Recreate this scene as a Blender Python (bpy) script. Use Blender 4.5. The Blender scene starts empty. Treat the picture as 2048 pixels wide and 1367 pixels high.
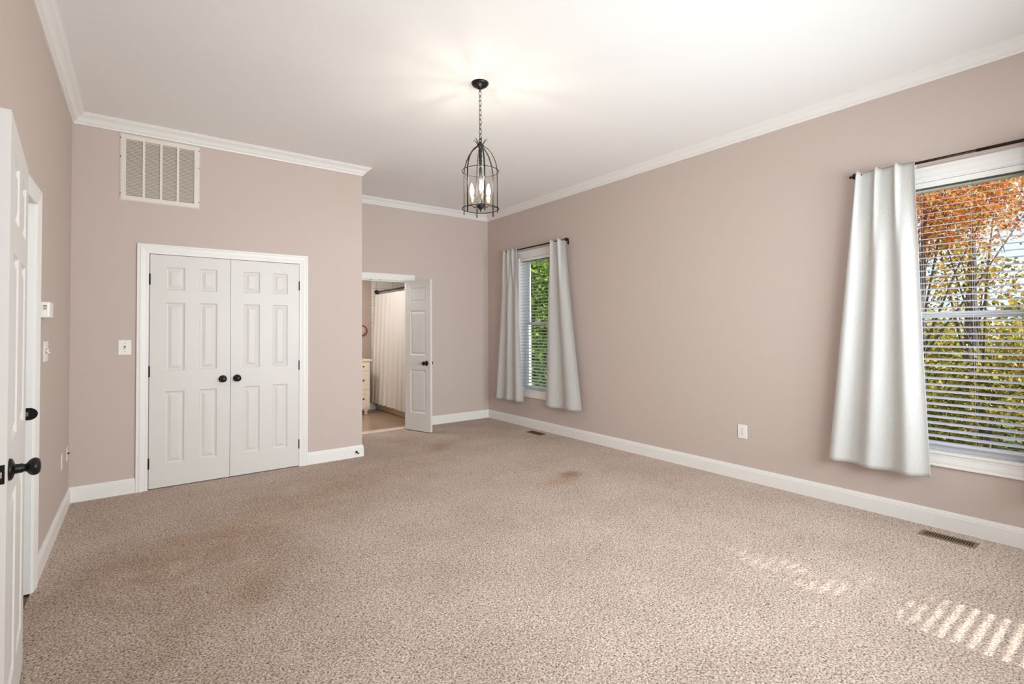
import bpy, bmesh, math, random
import numpy as np
from mathutils import Vector, Matrix

random.seed(7)
RNG = np.random.default_rng(11)
PI = math.pi
scene = bpy.context.scene
COL = scene.collection

# ------------------------------------------------------------------ camera
CAM_H = 1.37
F_PX, CY, YAW, PITCH, ROLL = 994.3556, -44.0365, 36.7835, 1.0994, -0.3422
cam = bpy.data.cameras.new('camera')
cam_o = bpy.data.objects.new('camera', cam)
COL.objects.link(cam_o)
cam.sensor_fit = 'HORIZONTAL'
cam.sensor_width = 36.0
cam.lens = 36.0 * F_PX / 2048.0
cam.shift_y = CY / 2048.0
cam.clip_start = 0.02
cam.clip_end = 300
_y, _p, _r = (math.radians(a) for a in (YAW, PITCH, ROLL))
fw = Vector((math.sin(_y) * math.cos(_p), math.cos(_y) * math.cos(_p), math.sin(_p)))
rt = Vector((math.cos(_y), -math.sin(_y), 0.0))
up = rt.cross(fw)
rt2 = rt * math.cos(_r) + up * math.sin(_r)
up2 = -rt * math.sin(_r) + up * math.cos(_r)
M = Matrix((rt2, up2, -fw)).transposed().to_4x4()
M.translation = Vector((0, 0, CAM_H))
cam_o.matrix_world = M
scene.camera = cam_o

# ------------------------------------------------------------------ exposure
scene.view_settings.view_transform = 'Standard'
scene.view_settings.look = 'None'
scene.view_settings.gamma = 1.0
scene.view_settings.use_curve_mapping = False
scene.view_settings.exposure = 0.06
cy_ = scene.cycles
cy_.use_denoising = True
cy_.max_bounces = 10
cy_.diffuse_bounces = 6
cy_.glossy_bounces = 3
cy_.transmission_bounces = 6
cy_.transparent_max_bounces = 24
cy_.caustics_reflective = False
cy_.caustics_refractive = False
cy_.sample_clamp_indirect = 6.0

# ------------------------------------------------------------------ sky
world = bpy.data.worlds.new('sky')
scene.world = world
world.use_nodes = True
nt = world.node_tree
nt.nodes.clear()
out = nt.nodes.new('ShaderNodeOutputWorld')
bg = nt.nodes.new('ShaderNodeBackground')
tc = nt.nodes.new('ShaderNodeTexCoord')
sep = nt.nodes.new('ShaderNodeSeparateXYZ')
ramp = nt.nodes.new('ShaderNodeValToRGB')
ramp.color_ramp.elements[0].position = 0.0
ramp.color_ramp.elements[0].color = (0.86, 0.92, 1.0, 1)
ramp.color_ramp.elements[1].position = 0.75
ramp.color_ramp.elements[1].color = (0.36, 0.58, 0.98, 1)
nt.links.new(tc.outputs['Generated'], sep.inputs[0])
nt.links.new(sep.outputs['Z'], ramp.inputs[0])
nt.links.new(ramp.outputs[0], bg.inputs[0])
bg.inputs[1].default_value = 1.15
nt.links.new(bg.outputs[0], out.inputs[0])

# ------------------------------------------------------------------ sun
SUN_D = Vector((-0.05, 1.0, -0.83)).normalized()
sun = bpy.data.lights.new('sun', 'SUN')
sun.energy = 8.5
sun.angle = math.radians(0.53)
sun.color = (1.0, 0.95, 0.87)
sun_o = bpy.data.objects.new('sun', sun)
COL.objects.link(sun_o)
sun_o.rotation_euler = SUN_D.to_track_quat('-Z', 'Y').to_euler()


def area_light(name, loc, direction, sx, sy, watts, color, spread=180):
    l = bpy.data.lights.new(name, 'AREA')
    l.shape = 'RECTANGLE'
    l.size, l.size_y = sx, sy
    l.energy = watts
    l.color = color
    l.spread = math.radians(spread)
    o = bpy.data.objects.new(name, l)
    COL.objects.link(o)
    o.location = loc
    o.rotation_euler = Vector(direction).to_track_quat('-Z', 'Y').to_euler()
    return o


# added fill lamps by the front wall, standing in for daylight behind the camera
area_light('front_daylight_fill', (2.6, -0.66, 1.5), (0.0, 1, 0.0), 3.3, 1.2, 80, (0.925, 1.005, 1.05), 114)  # added fill, spread far wider than the one window of this wall
area_light('front_side_fill', (1.8, -0.66, 1.7), (0.0, 1, 0.0), 1.6, 1.0, 45, (0.925, 1.005, 1.05), 180)  # added fill for the right wall; no window stands here
# added unseen fill lamp in the hall, shining in by the open entry doorway
area_light('hall_fill', (-1.70, 3.25, 1.45), (1, 0.22, 0.05), 1.3, 1.3, 4, (0.95, 1.0, 1.04), 80)


# ------------------------------------------------------------------ helpers
def lin(c):
    c = c / 255.0
    return c / 12.92 if c <= 0.04045 else ((c + 0.055) / 1.055) ** 2.4


def rgb(r, g, b):
    return (lin(r), lin(g), lin(b), 1.0)


def mat(name, color, rough=0.5, metal=0.0, bump=None, spec=0.5):
    m = bpy.data.materials.new(name)
    m.use_nodes = True
    n = m.node_tree
    b = n.nodes['Principled BSDF']
    b.inputs['Base Color'].default_value = color
    b.inputs['Roughness'].default_value = rough
    b.inputs['Metallic'].default_value = metal
    b.inputs['Specular IOR Level'].default_value = spec
    if bump:
        scale, strength, dist = bump
        t = n.nodes.new('ShaderNodeTexCoord')
        no = n.nodes.new('ShaderNodeTexNoise')
        no.inputs['Scale'].default_value = scale
        no.inputs['Detail'].default_value = 3
        bp = n.nodes.new('ShaderNodeBump')
        bp.inputs['Strength'].default_value = strength
        bp.inputs['Distance'].default_value = dist
        n.links.new(t.outputs['Object'], no.inputs['Vector'])
        n.links.new(no.outputs[0], bp.inputs['Height'])
        n.links.new(bp.outputs[0], b.inputs['Normal'])
    return m


class MB:
    """collects shapes into one mesh"""
    def __init__(s):
        s.bm = bmesh.new()

    def box(s, lo, hi, bevel=0.0, seg=2, mtx=None):
        lo, hi = Vector(lo), Vector(hi)
        vs = [s.bm.verts.new((x, y, z)) for z in (lo.z, hi.z) for y in (lo.y, hi.y) for x in (lo.x, hi.x)]
        idx = [(0, 2, 3, 1), (4, 5, 7, 6), (0, 1, 5, 4), (2, 6, 7, 3), (1, 3, 7, 5), (0, 4, 6, 2)]
        fs = [s.bm.faces.new([vs[i] for i in f]) for f in idx]
        geom_v = vs
        if bevel > 0:
            es = list({e for f in fs for e in f.edges})
            r = bmesh.ops.bevel(s.bm, geom=es, offset=bevel, segments=seg, affect='EDGES', profile=0.5)
            geom_v = list({v for f in r['faces'] for v in f.verts} | {v for v in vs if v.is_valid})
            allv = set(geom_v)
            for v in list(allv):
                for f in v.link_faces:
                    allv.update(f.verts)
            geom_v = list(allv)
        if mtx is not None:
            bmesh.ops.transform(s.bm, matrix=mtx, verts=geom_v)
        return s

    def grid(s, rows, smooth=True, close_u=False, close_v=False):
        """rows: list of lists of points"""
        V = [[s.bm.verts.new(p) for p in r] for r in rows]
        nr, nc = len(V), len(V[0])
        for i in range(nr if close_v else nr - 1):
            for j in range(nc if close_u else nc - 1):
                a, b = V[i][j], V[i][(j + 1) % nc]
                c, d = V[(i + 1) % nr][(j + 1) % nc], V[(i + 1) % nr][j]
                try:
                    f = s.bm.faces.new((a, b, c, d))
                    f.smooth = smooth
                except ValueError:
                    pass
        return V

    def poly(s, pts, smooth=False):
        f = s.bm.faces.new([s.bm.verts.new(p) for p in pts])
        f.smooth = smooth
        return f

    def lathe(s, prof, origin=(0, 0, 0), axis=(0, 0, 1), seg=24, caps=True):
        """prof: list of (radius, height along the axis)"""
        q = Vector((0, 0, 1)).rotation_difference(Vector(axis).normalized())
        o = Vector(origin)
        rows = []
        for r, h in prof:
            rows.append([o + q @ Vector((r * math.cos(2 * PI * k / seg), r * math.sin(2 * PI * k / seg), h)) for k in range(seg)])
        V = s.grid(rows, True, close_u=True)
        if caps:
            for row in (V[0], V[-1]):
                try:
                    s.bm.faces.new(row)
                except ValueError:
                    pass
        return s

    def tube(s, pts, r, seg=8, closed=False, caps=True):
        pts = [Vector(p) for p in pts]
        n = len(pts)
        rad = r if isinstance(r, (list, tuple)) else [r] * n
        rows, prev = [], None
        for i in range(n):
            a = pts[i - 1] if (i > 0 or closed) else pts[i]
            b = pts[(i + 1) % n] if (i < n - 1 or closed) else pts[i]
            t = (b - a).normalized()
            if prev is None:
                ref = Vector((0, 0, 1)) if abs(t.z) < 0.9 else Vector((1, 0, 0))
                u = t.cross(ref).normalized()
            else:
                u = (prev - t * prev.dot(t)).normalized()
            prev = u
            v = t.cross(u)
            rows.append([pts[i] + (u * math.cos(2 * PI * k / seg) + v * math.sin(2 * PI * k / seg)) * rad[i] for k in range(seg)])
        V = s.grid(rows, True, close_u=True, close_v=closed)
        if caps and not closed:
            for row in (V[0], V[-1]):
                try:
                    s.bm.faces.new(row)
                except ValueError:
                    pass
        return s

    def torus(s, c, R, r, axis=(0, 0, 1), seg=40, rs=8):
        q = Vector((0, 0, 1)).rotation_difference(Vector(axis).normalized())
        pts = [Vector(c) + q @ Vector((R * math.cos(2 * PI * k / seg), R * math.sin(2 * PI * k / seg), 0)) for k in range(seg)]
        return s.tube(pts, r, rs, closed=True)

    def sphere(s, c, r, seg=16, sc=(1, 1, 1)):
        rows = []
        for i in range(1, seg // 2 + 0):
            th = PI * i / (seg // 2)
            rows.append((math.sin(th), math.cos(th)))
        R = [[Vector(c) + Vector((r * a * math.cos(2 * PI * k / seg) * sc[0], r * a * math.sin(2 * PI * k / seg) * sc[1], r * b * sc[2])) for k in range(seg)] for a, b in rows]
        V = s.grid(R, True, close_u=True)
        for row, z in ((V[0], 1), (V[-1], -1)):
            t = s.bm.verts.new(Vector(c) + Vector((0, 0, r * z * sc[2])))
            for k in range(seg):
                f = s.bm.faces.new((row[k], row[(k + 1) % seg], t))
                f.smooth = True
        return s

    def sweep(s, path, prof, side, upv, closed=False, caps=True):
        """prof points (a, b): a along the in-plane offset to the given side, b along upv; mitred at the corners"""
        P = [Vector(p) for p in path]
        upv = Vector(upv)
        n = len(P)
        rows = []
        for i in range(n):
            d0 = (P[i] - P[i - 1]).normalized() if (i > 0 or closed) else None
            d1 = (P[(i + 1) % n] - P[i]).normalized() if (i < n - 1 or closed) else None
            if d0 is None: d0 = d1
            if d1 is None: d1 = d0
            n0 = upv.cross(d0) * side
            n1 = upv.cross(d1) * side
            mvec = (n0 + n1)
            mvec = mvec / max(1e-6, mvec.dot(n0)) if mvec.length > 1e-6 else n0
            rows.append([P[i] + mvec * a + upv * b for a, b in prof])
        V = s.grid(rows, False, close_v=closed)
        if caps and not closed:
            for row in (V[0], V[-1]):
                s.bm.faces.new(row)
        return s

    def build(s, name, material, parent=None, loc=None, fix=True):
        if fix:
            bmesh.ops.recalc_face_normals(s.bm, faces=s.bm.faces[:])
        me = bpy.data.meshes.new(name)
        s.bm.to_mesh(me)
        s.bm.free()
        me.materials.append(material)
        o = bpy.data.objects.new(name, me)
        COL.objects.link(o)
        if parent is not None:
            o.parent = parent
        if loc is not None:
            o.location = loc
        return o


def tag(o, label, cat, group=None, kind=None):
    o['label'] = label
    o['category'] = cat
    if group: o['group'] = group
    if kind: o['kind'] = kind
    return o


def thing(name, label, cat, loc=(0, 0, 0), rz=0.0, group=None, kind=None):
    o = bpy.data.objects.new(name, None)
    COL.objects.link(o)
    o.location = loc
    o.rotation_euler = (0, 0, rz)
    o.empty_display_size = 0.1
    return tag(o, label, cat, group, kind)


def struct(o, label, cat):
    return tag(o, label, cat, kind='structure')


# ------------------------------------------------------------------ materials
M_WALL = mat('pink_taupe_wall_paint', rgb(201, 186, 178), 0.75, bump=(260, 0.05, 0.002), spec=0.25)
M_CEIL = mat('white_ceiling_paint', rgb(242, 241, 239), 0.85, bump=(180, 0.04, 0.002), spec=0.2)
M_TRIM = mat('white_trim_gloss_paint', rgb(236, 234, 230), 0.38, spec=0.4)
M_DOOR = mat('white_door_paint', rgb(219, 216, 211), 0.42, bump=(90, 0.03, 0.001), spec=0.4)
M_BLACK = mat('oil_rubbed_black_metal', rgb(22, 20, 19), 0.35, 0.4)
M_IRON = mat('dark_wrought_iron', rgb(9, 8, 8), 0.5, 0.1)
M_BRONZE = mat('dark_bronze', rgb(46, 30, 22), 0.4, 0.6)
M_PLASTIC = mat('white_plastic', rgb(240, 238, 232), 0.35)
M_SLOT = mat('dark_slot', rgb(60, 52, 48), 0.7)
M_ALMOND = mat('almond_plastic', rgb(238, 224, 205), 0.4)
M_BLIND = mat('white_blind_slat', rgb(212, 215, 225), 0.4)
M_RAILSHADE = mat('grey_olive_underside_shade', rgb(104, 100, 84), 0.6)
M_VINYL = mat('white_window_vinyl', rgb(238, 238, 236), 0.4)
M_GRILLE = mat('painted_grille_metal', rgb(226, 218, 208), 0.5)
M_GRILLEDARK = mat('grille_duct_dark', rgb(168, 155, 141), 0.8)
M_REG = mat('brown_register_metal', rgb(136, 118, 92), 0.45, 0.5)
M_REGD = mat('register_duct_dark', rgb(26, 20, 15), 0.9)
M_CREAM = mat('cream_vanity_paint', rgb(240, 224, 204), 0.4)
M_STONE = mat('vanity_top_stone', rgb(236, 220, 200), 0.25, bump=(30, 0.02, 0.001))
M_SILVER = mat('mirror_silver', rgb(226, 214, 204), 0.06, 1.0)
M_TUB = mat('bathtub_enamel', rgb(222, 206, 190), 0.2)
M_SHOWER = mat('shower_curtain_cloth', rgb(232, 228, 220), 0.8)
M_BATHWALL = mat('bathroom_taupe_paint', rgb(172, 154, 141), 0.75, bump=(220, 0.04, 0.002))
M_WOOD = mat('hall_brown_wood', rgb(96, 62, 38), 0.4)
M_MARBLE = mat('threshold_stone', rgb(236, 214, 198), 0.3)
M_SOCKET = mat('ivory_candle_socket', rgb(205, 190, 165), 0.5)
M_STEEL = mat('steel_latch', rgb(200, 176, 160), 0.25, 0.9)


def mat_glass(name, gloss=0.06, tint=(1, 1, 1, 1), amount=1.0):
    m = bpy.data.materials.new(name)
    m.use_nodes = True
    n = m.node_tree
    n.nodes.clear()
    o = n.nodes.new('ShaderNodeOutputMaterial')
    mx = n.nodes.new('ShaderNodeMixShader')
    tr = n.nodes.new('ShaderNodeBsdfTransparent')
    gl = n.nodes.new('ShaderNodeBsdfGlossy')
    lw = n.nodes.new('ShaderNodeLayerWeight')
    lw.inputs['Blend'].default_value = gloss
    gl.inputs['Roughness'].default_value = 0.02
    tr.inputs['Color'].default_value = tint
    mu = n.nodes.new('ShaderNodeMath')
    mu.operation = 'MULTIPLY'
    mu.inputs[1].default_value = amount
    n.links.new(lw.outputs['Fresnel'], mu.inputs[0])
    n.links.new(mu.outputs[0], mx.inputs[0])
    n.links.new(tr.outputs[0], mx.inputs[1])
    n.links.new(gl.outputs[0], mx.inputs[2])
    n.links.new(mx.outputs[0], o.inputs[0])
    return m


M_GLASS = mat_glass('window_glass', 0.1, (0.97, 0.98, 0.98, 1))
M_LGLASS = mat_glass('lantern_glass', 0.22, (0.985, 0.98, 0.965, 1), 0.3)


def mat_emit(name, col, strength):
    m = bpy.data.materials.new(name)
    m.use_nodes = True
    b = m.node_tree.nodes['Principled BSDF']
    b.inputs['Base Color'].default_value = (0.9, 0.85, 0.75, 1)
    b.inputs['Emission Color'].default_value = col
    b.inputs['Emission Strength'].default_value = strength
    return m


M_BULB = mat_emit('lit_candle_bulb', (1.0, 0.76, 0.50, 1), 3.6)


def mat_cloth(name, col, transl=0.25, thread=900, vscale=6.0):
    m = bpy.data.materials.new(name)
    m.use_nodes = True
    n = m.node_tree
    n.nodes.clear()
    o = n.nodes.new('ShaderNodeOutputMaterial')
    mx = n.nodes.new('ShaderNodeMixShader')
    mx.inputs[0].default_value = transl
    d = n.nodes.new('ShaderNodeBsdfDiffuse')
    t = n.nodes.new('ShaderNodeBsdfTranslucent')
    tc = n.nodes.new('ShaderNodeTexCoord')
    mp = n.nodes.new('ShaderNodeMapping')
    mp.inputs['Scale'].default_value = (1, 1, 1.0 / vscale)
    no = n.nodes.new('ShaderNodeTexNoise')
    no.inputs['Scale'].default_value = thread
    no.inputs['Detail'].default_value = 2
    rp = n.nodes.new('ShaderNodeValToRGB')
    rp.color_ramp.elements[0].position = 0.3
    rp.color_ramp.elements[0].color = (col[0] * .9, col[1] * .9, col[2] * .9, 1)
    rp.color_ramp.elements[1].position = 0.6
    rp.color_ramp.elements[1].color = col
    bp = n.nodes.new('ShaderNodeBump')
    bp.inputs['Strength'].default_value = 0.15
    bp.inputs['Distance'].default_value = 0.001
    n.links.new(tc.outputs['Object'], mp.inputs[0])
    n.links.new(mp.outputs[0], no.inputs['Vector'])
    n.links.new(no.outputs[0], rp.inputs[0])
    n.links.new(no.outputs[0], bp.inputs['Height'])
    n.links.new(rp.outputs[0], d.inputs[0])
    n.links.new(rp.outputs[0], t.inputs[0])
    n.links.new(bp.outputs[0], d.inputs['Normal'])
    n.links.new(d.outputs[0], mx.inputs[1])
    n.links.new(t.outputs[0], mx.inputs[2])
    n.links.new(mx.outputs[0], o.inputs[0])
    return m


M_CURTAIN = mat_cloth('white_curtain_weave', rgb(227, 226, 223), 0.30, 420, 14)


def mat_carpet():
    m = bpy.data.materials.new('beige_frieze_carpet')
    m.use_nodes = True
    n = m.node_tree
    L = n.links.new
    b = n.nodes['Principled BSDF']
    b.inputs['Roughness'].default_value = 1.0
    b.inputs['Specular IOR Level'].default_value = 0.05
    tc = n.nodes.new('ShaderNodeTexCoord')
    # yarn tips: stretched, warped noise
    warp = n.nodes.new('ShaderNodeTexNoise')
    warp.inputs['Scale'].default_value = 45
    add = n.nodes.new('ShaderNodeMixRGB')
    add.blend_type = 'ADD'
    add.inputs[0].default_value = 0.018
    L(tc.outputs['Object'], warp.inputs['Vector'])
    L(tc.outputs['Object'], add.inputs[1])
    L(warp.outputs['Color'], add.inputs[2])
    n1 = n.nodes.new('ShaderNodeTexNoise')
    n1.inputs['Scale'].default_value = 115
    n1.inputs['Detail'].default_value = 2.5
    n1.inputs['Roughness'].default_value = 0.62
    L(add.outputs[0], n1.inputs['Vector'])
    rp = n.nodes.new('ShaderNodeValToRGB')
    e = rp.color_ramp.elements
    e[0].position = 0.30
    e[0].color = rgb(98, 80, 69)
    e[1].position = 0.70
    e[1].color = rgb(240, 229, 220)
    k = e.new(0.42)
    k.color = rgb(168, 149, 136)
    k = e.new(0.54)
    k.color = rgb(206, 190, 178)
    L(n1.outputs[0], rp.inputs[0])
    # slow pile-direction blotches
    n2 = n.nodes.new('ShaderNodeTexNoise')
    n2.inputs['Scale'].default_value = 2.2
    n2.inputs['Detail'].default_value = 4
    L(tc.outputs['Object'], n2.inputs['Vector'])
    r2 = n.nodes.new('ShaderNodeValToRGB')
    r2.color_ramp.elements[0].position = 0.3
    r2.color_ramp.elements[0].color = (0.86, 0.85, 0.84, 1)
    r2.color_ramp.elements[1].position = 0.7
    r2.color_ramp.elements[1].color = (1, 1, 1, 1)
    L(n2.outputs[0], r2.inputs[0])
    mul = n.nodes.new('ShaderNodeMixRGB')
    mul.blend_type = 'MULTIPLY'
    mul.inputs[0].default_value = 1
    L(rp.outputs[0], mul.inputs[1])
    L(r2.outputs[0], mul.inputs[2])
    last = mul.outputs[0]
    n3 = n.nodes.new('ShaderNodeTexNoise')
    n3.inputs['Scale'].default_value = 5
    n3.inputs['Detail'].default_value = 5
    L(tc.outputs['Object'], n3.inputs['Vector'])
    # soiled traffic lane and spots, one mixed with painted shade: (x, y, rot, rx, ry, colour, amount)
    for (x, y, rot, rx, ry, c, amt) in [
            (1.15, 4.25, 31, 2.7, 0.75, (0.87, 0.78, 0.70, 1), 0.7),
            (0.15, 3.65, 10, 0.9, 0.45, (0.86, 0.78, 0.71, 1), 0.55),
            (2.85, 5.25, 40, 0.45, 0.22, (0.80, 0.68, 0.62, 1), 0.7),
            (2.62, 5.75, 0, 0.55, 0.45, (0.86, 0.76, 0.69, 1), 0.6),
            (3.12, 3.42, 20, 0.38, 0.20, (0.88, 0.76, 0.66, 1), 0.8),
            (3.27, 3.46, 10, 0.16, 0.11, (0.64, 0.58, 0.54, 1), 1.0),
            (0.15, 2.75, 75, 1.5, 0.85, (0.82, 0.77, 0.72, 1), 0.75),  # soil plus the dimmer light along the left wall, put into the colour
            (0.55, 3.05, 30, 0.6, 0.3, (0.86, 0.78, 0.70, 1), 0.6)]:
        mp = n.nodes.new('ShaderNodeMapping')
        mp.vector_type = 'TEXTURE'
        mp.inputs['Location'].default_value = (x, y, 0)
        mp.inputs['Rotation'].default_value = (0, 0, math.radians(rot))
        mp.inputs['Scale'].default_value = (rx, ry, 1)
        L(tc.outputs['Object'], mp.inputs[0])
        g = n.nodes.new('ShaderNodeTexGradient')
        g.gradient_type = 'SPHERICAL'
        L(mp.outputs[0], g.inputs[0])
        a = n.nodes.new('ShaderNodeMath')
        a.operation = 'MULTIPLY'
        L(g.outputs[1], a.inputs[0])
        L(n3.outputs[0], a.inputs[1])
        a2 = n.nodes.new('ShaderNodeMath')
        a2.operation = 'MULTIPLY'
        a2.use_clamp = True
        L(a.outputs[0], a2.inputs[0])
        a2.inputs[1].default_value = 2.6 * amt
        mm = n.nodes.new('ShaderNodeMixRGB')
        mm.blend_type = 'MULTIPLY'
        L(a2.outputs[0], mm.inputs[0])
        L(last, mm.inputs[1])
        mm.inputs[2].default_value = c
        last = mm.outputs[0]
    L(last, b.inputs['Base Color'])
    bp = n.nodes.new('ShaderNodeBump')
    bp.inputs['Strength'].default_value = 0.7
    bp.inputs['Distance'].default_value = 0.006
    L(n1.outputs[0], bp.inputs['Height'])
    L(bp.outputs[0], b.inputs['Normal'])
    return m


M_CARPET = mat_carpet()


def mat_brick(name, c1, c2, cm, scale, bw, rh, off=0.5, mortar=0.02, rot=(0, 0, 0), rough=0.3):
    m = bpy.data.materials.new(name)
    m.use_nodes = True
    n = m.node_tree
    b = n.nodes['Principled BSDF']
    b.inputs['Roughness'].default_value = rough
    tc = n.nodes.new('ShaderNodeTexCoord')
    mp = n.nodes.new('ShaderNodeMapping')
    mp.inputs['Rotation'].default_value = rot
    br = n.nodes.new('ShaderNodeTexBrick')
    br.inputs['Color1'].default_value = c1
    br.inputs['Color2'].default_value = c2
    br.inputs['Mortar'].default_value = cm
    br.inputs['Scale'].default_value = scale
    br.inputs['Mortar Size'].default_value = mortar
    br.inputs['Brick Width'].default_value = bw
    br.inputs['Row Height'].default_value = rh
    br.offset = off
    n.links.new(tc.outputs['Object'], mp.inputs[0])
    n.links.new(mp.outputs[0], br.inputs['Vector'])
    n.links.new(br.outputs['Color'], b.inputs['Base Color'])
    bp = n.nodes.new('ShaderNodeBump')
    bp.inputs['Strength'].default_value = 0.3
    bp.inputs['Distance'].default_value = 0.003
    bp.invert = True
    n.links.new(br.outputs['Fac'], bp.inputs['Height'])
    n.links.new(bp.outputs[0], b.inputs['Normal'])
    return m


M_WALLTILE = mat_brick('white_subway_tile', rgb(224, 218, 208), rgb(216, 210, 200), rgb(176, 168, 158), 1.0, 0.3, 0.15,
                       rot=(PI / 2, 0, 0), mortar=0.004)
M_FLOORTILE = mat_brick('tan_floor_tile', rgb(176, 150, 126), rgb(164, 138, 114), rgb(140, 116, 96), 1.0, 0.33, 0.33, 0.0, 0.004,
                        rot=(0, 0, math.radians(45)))

# ------------------------------------------------------------------ the room
XL, YC, XC, YB, XR, ZC = -0.4545, 5.3518, 1.9477, 6.4786, 4.3782, 3.155
YF = -0.72
WT = 0.16
CASE_IN = [(0, 0)]


def wall_boxes(name, material, axis, v0, v1, a0, a1, z0, z1, holes, label):
    """a wall as one mesh of boxes around its openings; axis 'x' = plane X const (runs along Y), 'y' = plane Y const"""
    mb = MB()
    cuts = sorted(holes)
    def add(p0, p1, q0, q1):
        if p1 - p0 < 1e-4 or q1 - q0 < 1e-4: return
        if axis == 'x': mb.box((v0, p0, q0), (v1, p1, q1))
        else: mb.box((p0, v0, q0), (p1, v1, q1))
    cur = a0
    for (h0, h1, k0, k1) in cuts:
        add(cur, h0, z0, z1)
        add(h0, h1, z0, k0)
        add(h0, h1, k1, z1)
        cur = h1
    add(cur, a1, z0, z1)
    return struct(mb.build(name, material), label, 'wall')


# openings
ENT_Y0, ENT_Y1 = 2.870, 3.635          # entry doorway in the left wall
CLO_X0, CLO_X1 = 0.061, 1.2975         # closet opening
BAT_X0, BAT_X1 = 2.115, 3.030          # bathroom opening
DOOR_Z = 2.055
W1 = (0.38, 1.22)                      # large near window (Y range)
W2 = (4.83, 5.67)                      # far window
W3 = (2.855, 3.385)                    # window in the front wall (X range)
WZ = (0.51, 2.392)

wall_boxes('wall_left', M_WALL, 'x', XL - 0.12, XL, YF - WT, YC + 0.12, 0, ZC, [(ENT_Y0, ENT_Y1, 0, DOOR_Z + .005)], 'pinkish taupe painted wall with the entry doorway, on the left')
wall_boxes('wall_closet', M_WALL, 'y', YC, YC + 0.11, XL, XC, 0, ZC, [(CLO_X0, CLO_X1, 0, DOOR_Z - .003)], 'pinkish taupe wall around the white closet double doors')
wall_boxes('wall_closet_side', M_WALL, 'x', XC - 0.11, XC, YC + 0.11, YB, 0, ZC, [], 'pinkish taupe return wall between the closet corner and the bathroom door')
wall_boxes('wall_back', M_WALL, 'y', YB, YB + 0.12, XL - 0.3, XR + WT, 0, ZC, [(BAT_X0, BAT_X1, 0, 2.062)], 'pinkish taupe back wall with the open bathroom doorway')
wall_boxes('wall_right', M_WALL, 'x', XR, XR + WT, YF - WT, YB, 0, ZC, [(W1[0], W1[1], WZ[0], WZ[1]), (W2[0], W2[1], WZ[0], WZ[1])], 'long pinkish taupe wall with two curtained windows')
wall_boxes('wall_front', M_WALL, 'y', YF - WT, YF, XL, XR, 0, ZC, [(W3[0], W3[1], WZ[0], WZ[1])], 'pinkish taupe wall behind the viewpoint with one narrow window')

floor = MB()
floor.box((XL - 0.0, YF, -0.15), (XR, YB, 0.0))
struct(floor.build('floor', M_CARPET), 'speckled beige carpet with brownish worn patches', 'carpet floor')


def mat_ceiling():
    m = M_CEIL
    return m


cl = MB()
cl.box((XL - 0.12, YF - WT, ZC), (XR + WT, YB + 0.12, ZC + 0.15))
struct(cl.build('ceiling', mat_ceiling()), 'flat white painted ceiling', 'ceiling')

# crown moulding: (distance from the wall, height below the ceiling)
CROWN = [(0, 0), (0.082, 0), (0.082, -0.007), (0.075, -0.010), (0.072, -0.016), (0.066, -0.022), (0.054, -0.029), (0.042, -0.040),
         (0.033, -0.053), (0.028, -0.062), (0.020, -0.066), (0.020, -0.071), (0.013, -0.074), (0.010, -0.085), (0, -0.085)]


def run(name, path, prof, z, material, labels, cat, ends=None):
    """mitred moulding round the room: one object per wall"""
    n = len(path)
    P = [Vector((x, y, z)) for x, y in path]
    U = Vector((0, 0, 1))
    rows = []
    for i in range(n):
        d0 = (P[i] - P[i - 1]).normalized() if i > 0 else None
        d1 = (P[i + 1] - P[i]).normalized() if i < n - 1 else None
        d0 = d0 or d1
        d1 = d1 or d0
        n0, n1 = d0.cross(U), d1.cross(U)
        mv = n0 + n1
        mv = mv / mv.dot(n0)
        rows.append([P[i] + mv * a + U * b for a, b in prof])
    for i in range(n - 1):
        if labels[i] is None: continue
        mb = MB()
        V = mb.grid([rows[i], rows[i + 1]], False)
        mb.bm.faces.new(V[0])
        mb.bm.faces.new(V[1])
        nm = name if isinstance(name, str) else name[i]
        struct(mb.build(nm, material), labels[i], cat)


ROOM = [(XL, YF), (XL, YC), (XC, YC), (XC, YB), (XR, YB), (XR, YF)]
run(['trim_1', 'trim_2', 'trim_3', 'trim_4', 'trim_5'], ROOM, CROWN, ZC, M_TRIM,
    ['white crown moulding along the top of the left wall', 'white crown moulding above the closet and the return grille', 'white crown moulding on the closet return wall',
     'white crown moulding above the bathroom door', 'white crown moulding along the top of the window wall'], 'crown moulding')
# caulked joint in the crown on the left wall
mbj = MB()
mbj.sweep([(XL, 3.108, ZC), (XL, 3.112, ZC)], [(a + 0.0012, b - 0.0012) for a, b in CROWN], -1, (0, 0, 1))
# baseboards
BASE = [(0, 0.124), (0.006, 0.124), (0.008, 0.120), (0.009, 0.111), (0.012, 0.109), (0.0125, 0.098), (0.0145, 0.095), (0.015, 0.0), (0, 0)]
bm_ = [
    ('baseboard_left', [(XL, YF), (XL, 2.785)], 'white baseboard behind the open entry door'),
    ('baseboard_left_far', [(XL, 3.72), (XL, YC)], 'white baseboard under the two small outlets on the left wall'),
]
mbj.bm.free()
run('baseboard_left', [(XL, YF), (XL, 2.785)], BASE, 0, M_TRIM, ['white baseboard of the left wall behind the open entry door'], 'baseboard')
run(['baseboard_left', 'baseboard_closet'], [(XL, 3.72), (XL, YC), (-0.027, YC)], BASE, 0, M_TRIM,
    ['white baseboard of the left wall between doorway and corner', 'short white baseboard between the left corner and the closet doors'], 'baseboard')
run(['baseboard_closet', 'baseboard_closet_side'], [(1.3785, YC), (XC, YC), (XC, YB - 0.02)], BASE, 0, M_TRIM,
    ['white baseboard with a black door stop, right of the closet doors', 'white baseboard on the closet return wall'], 'baseboard')
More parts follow.
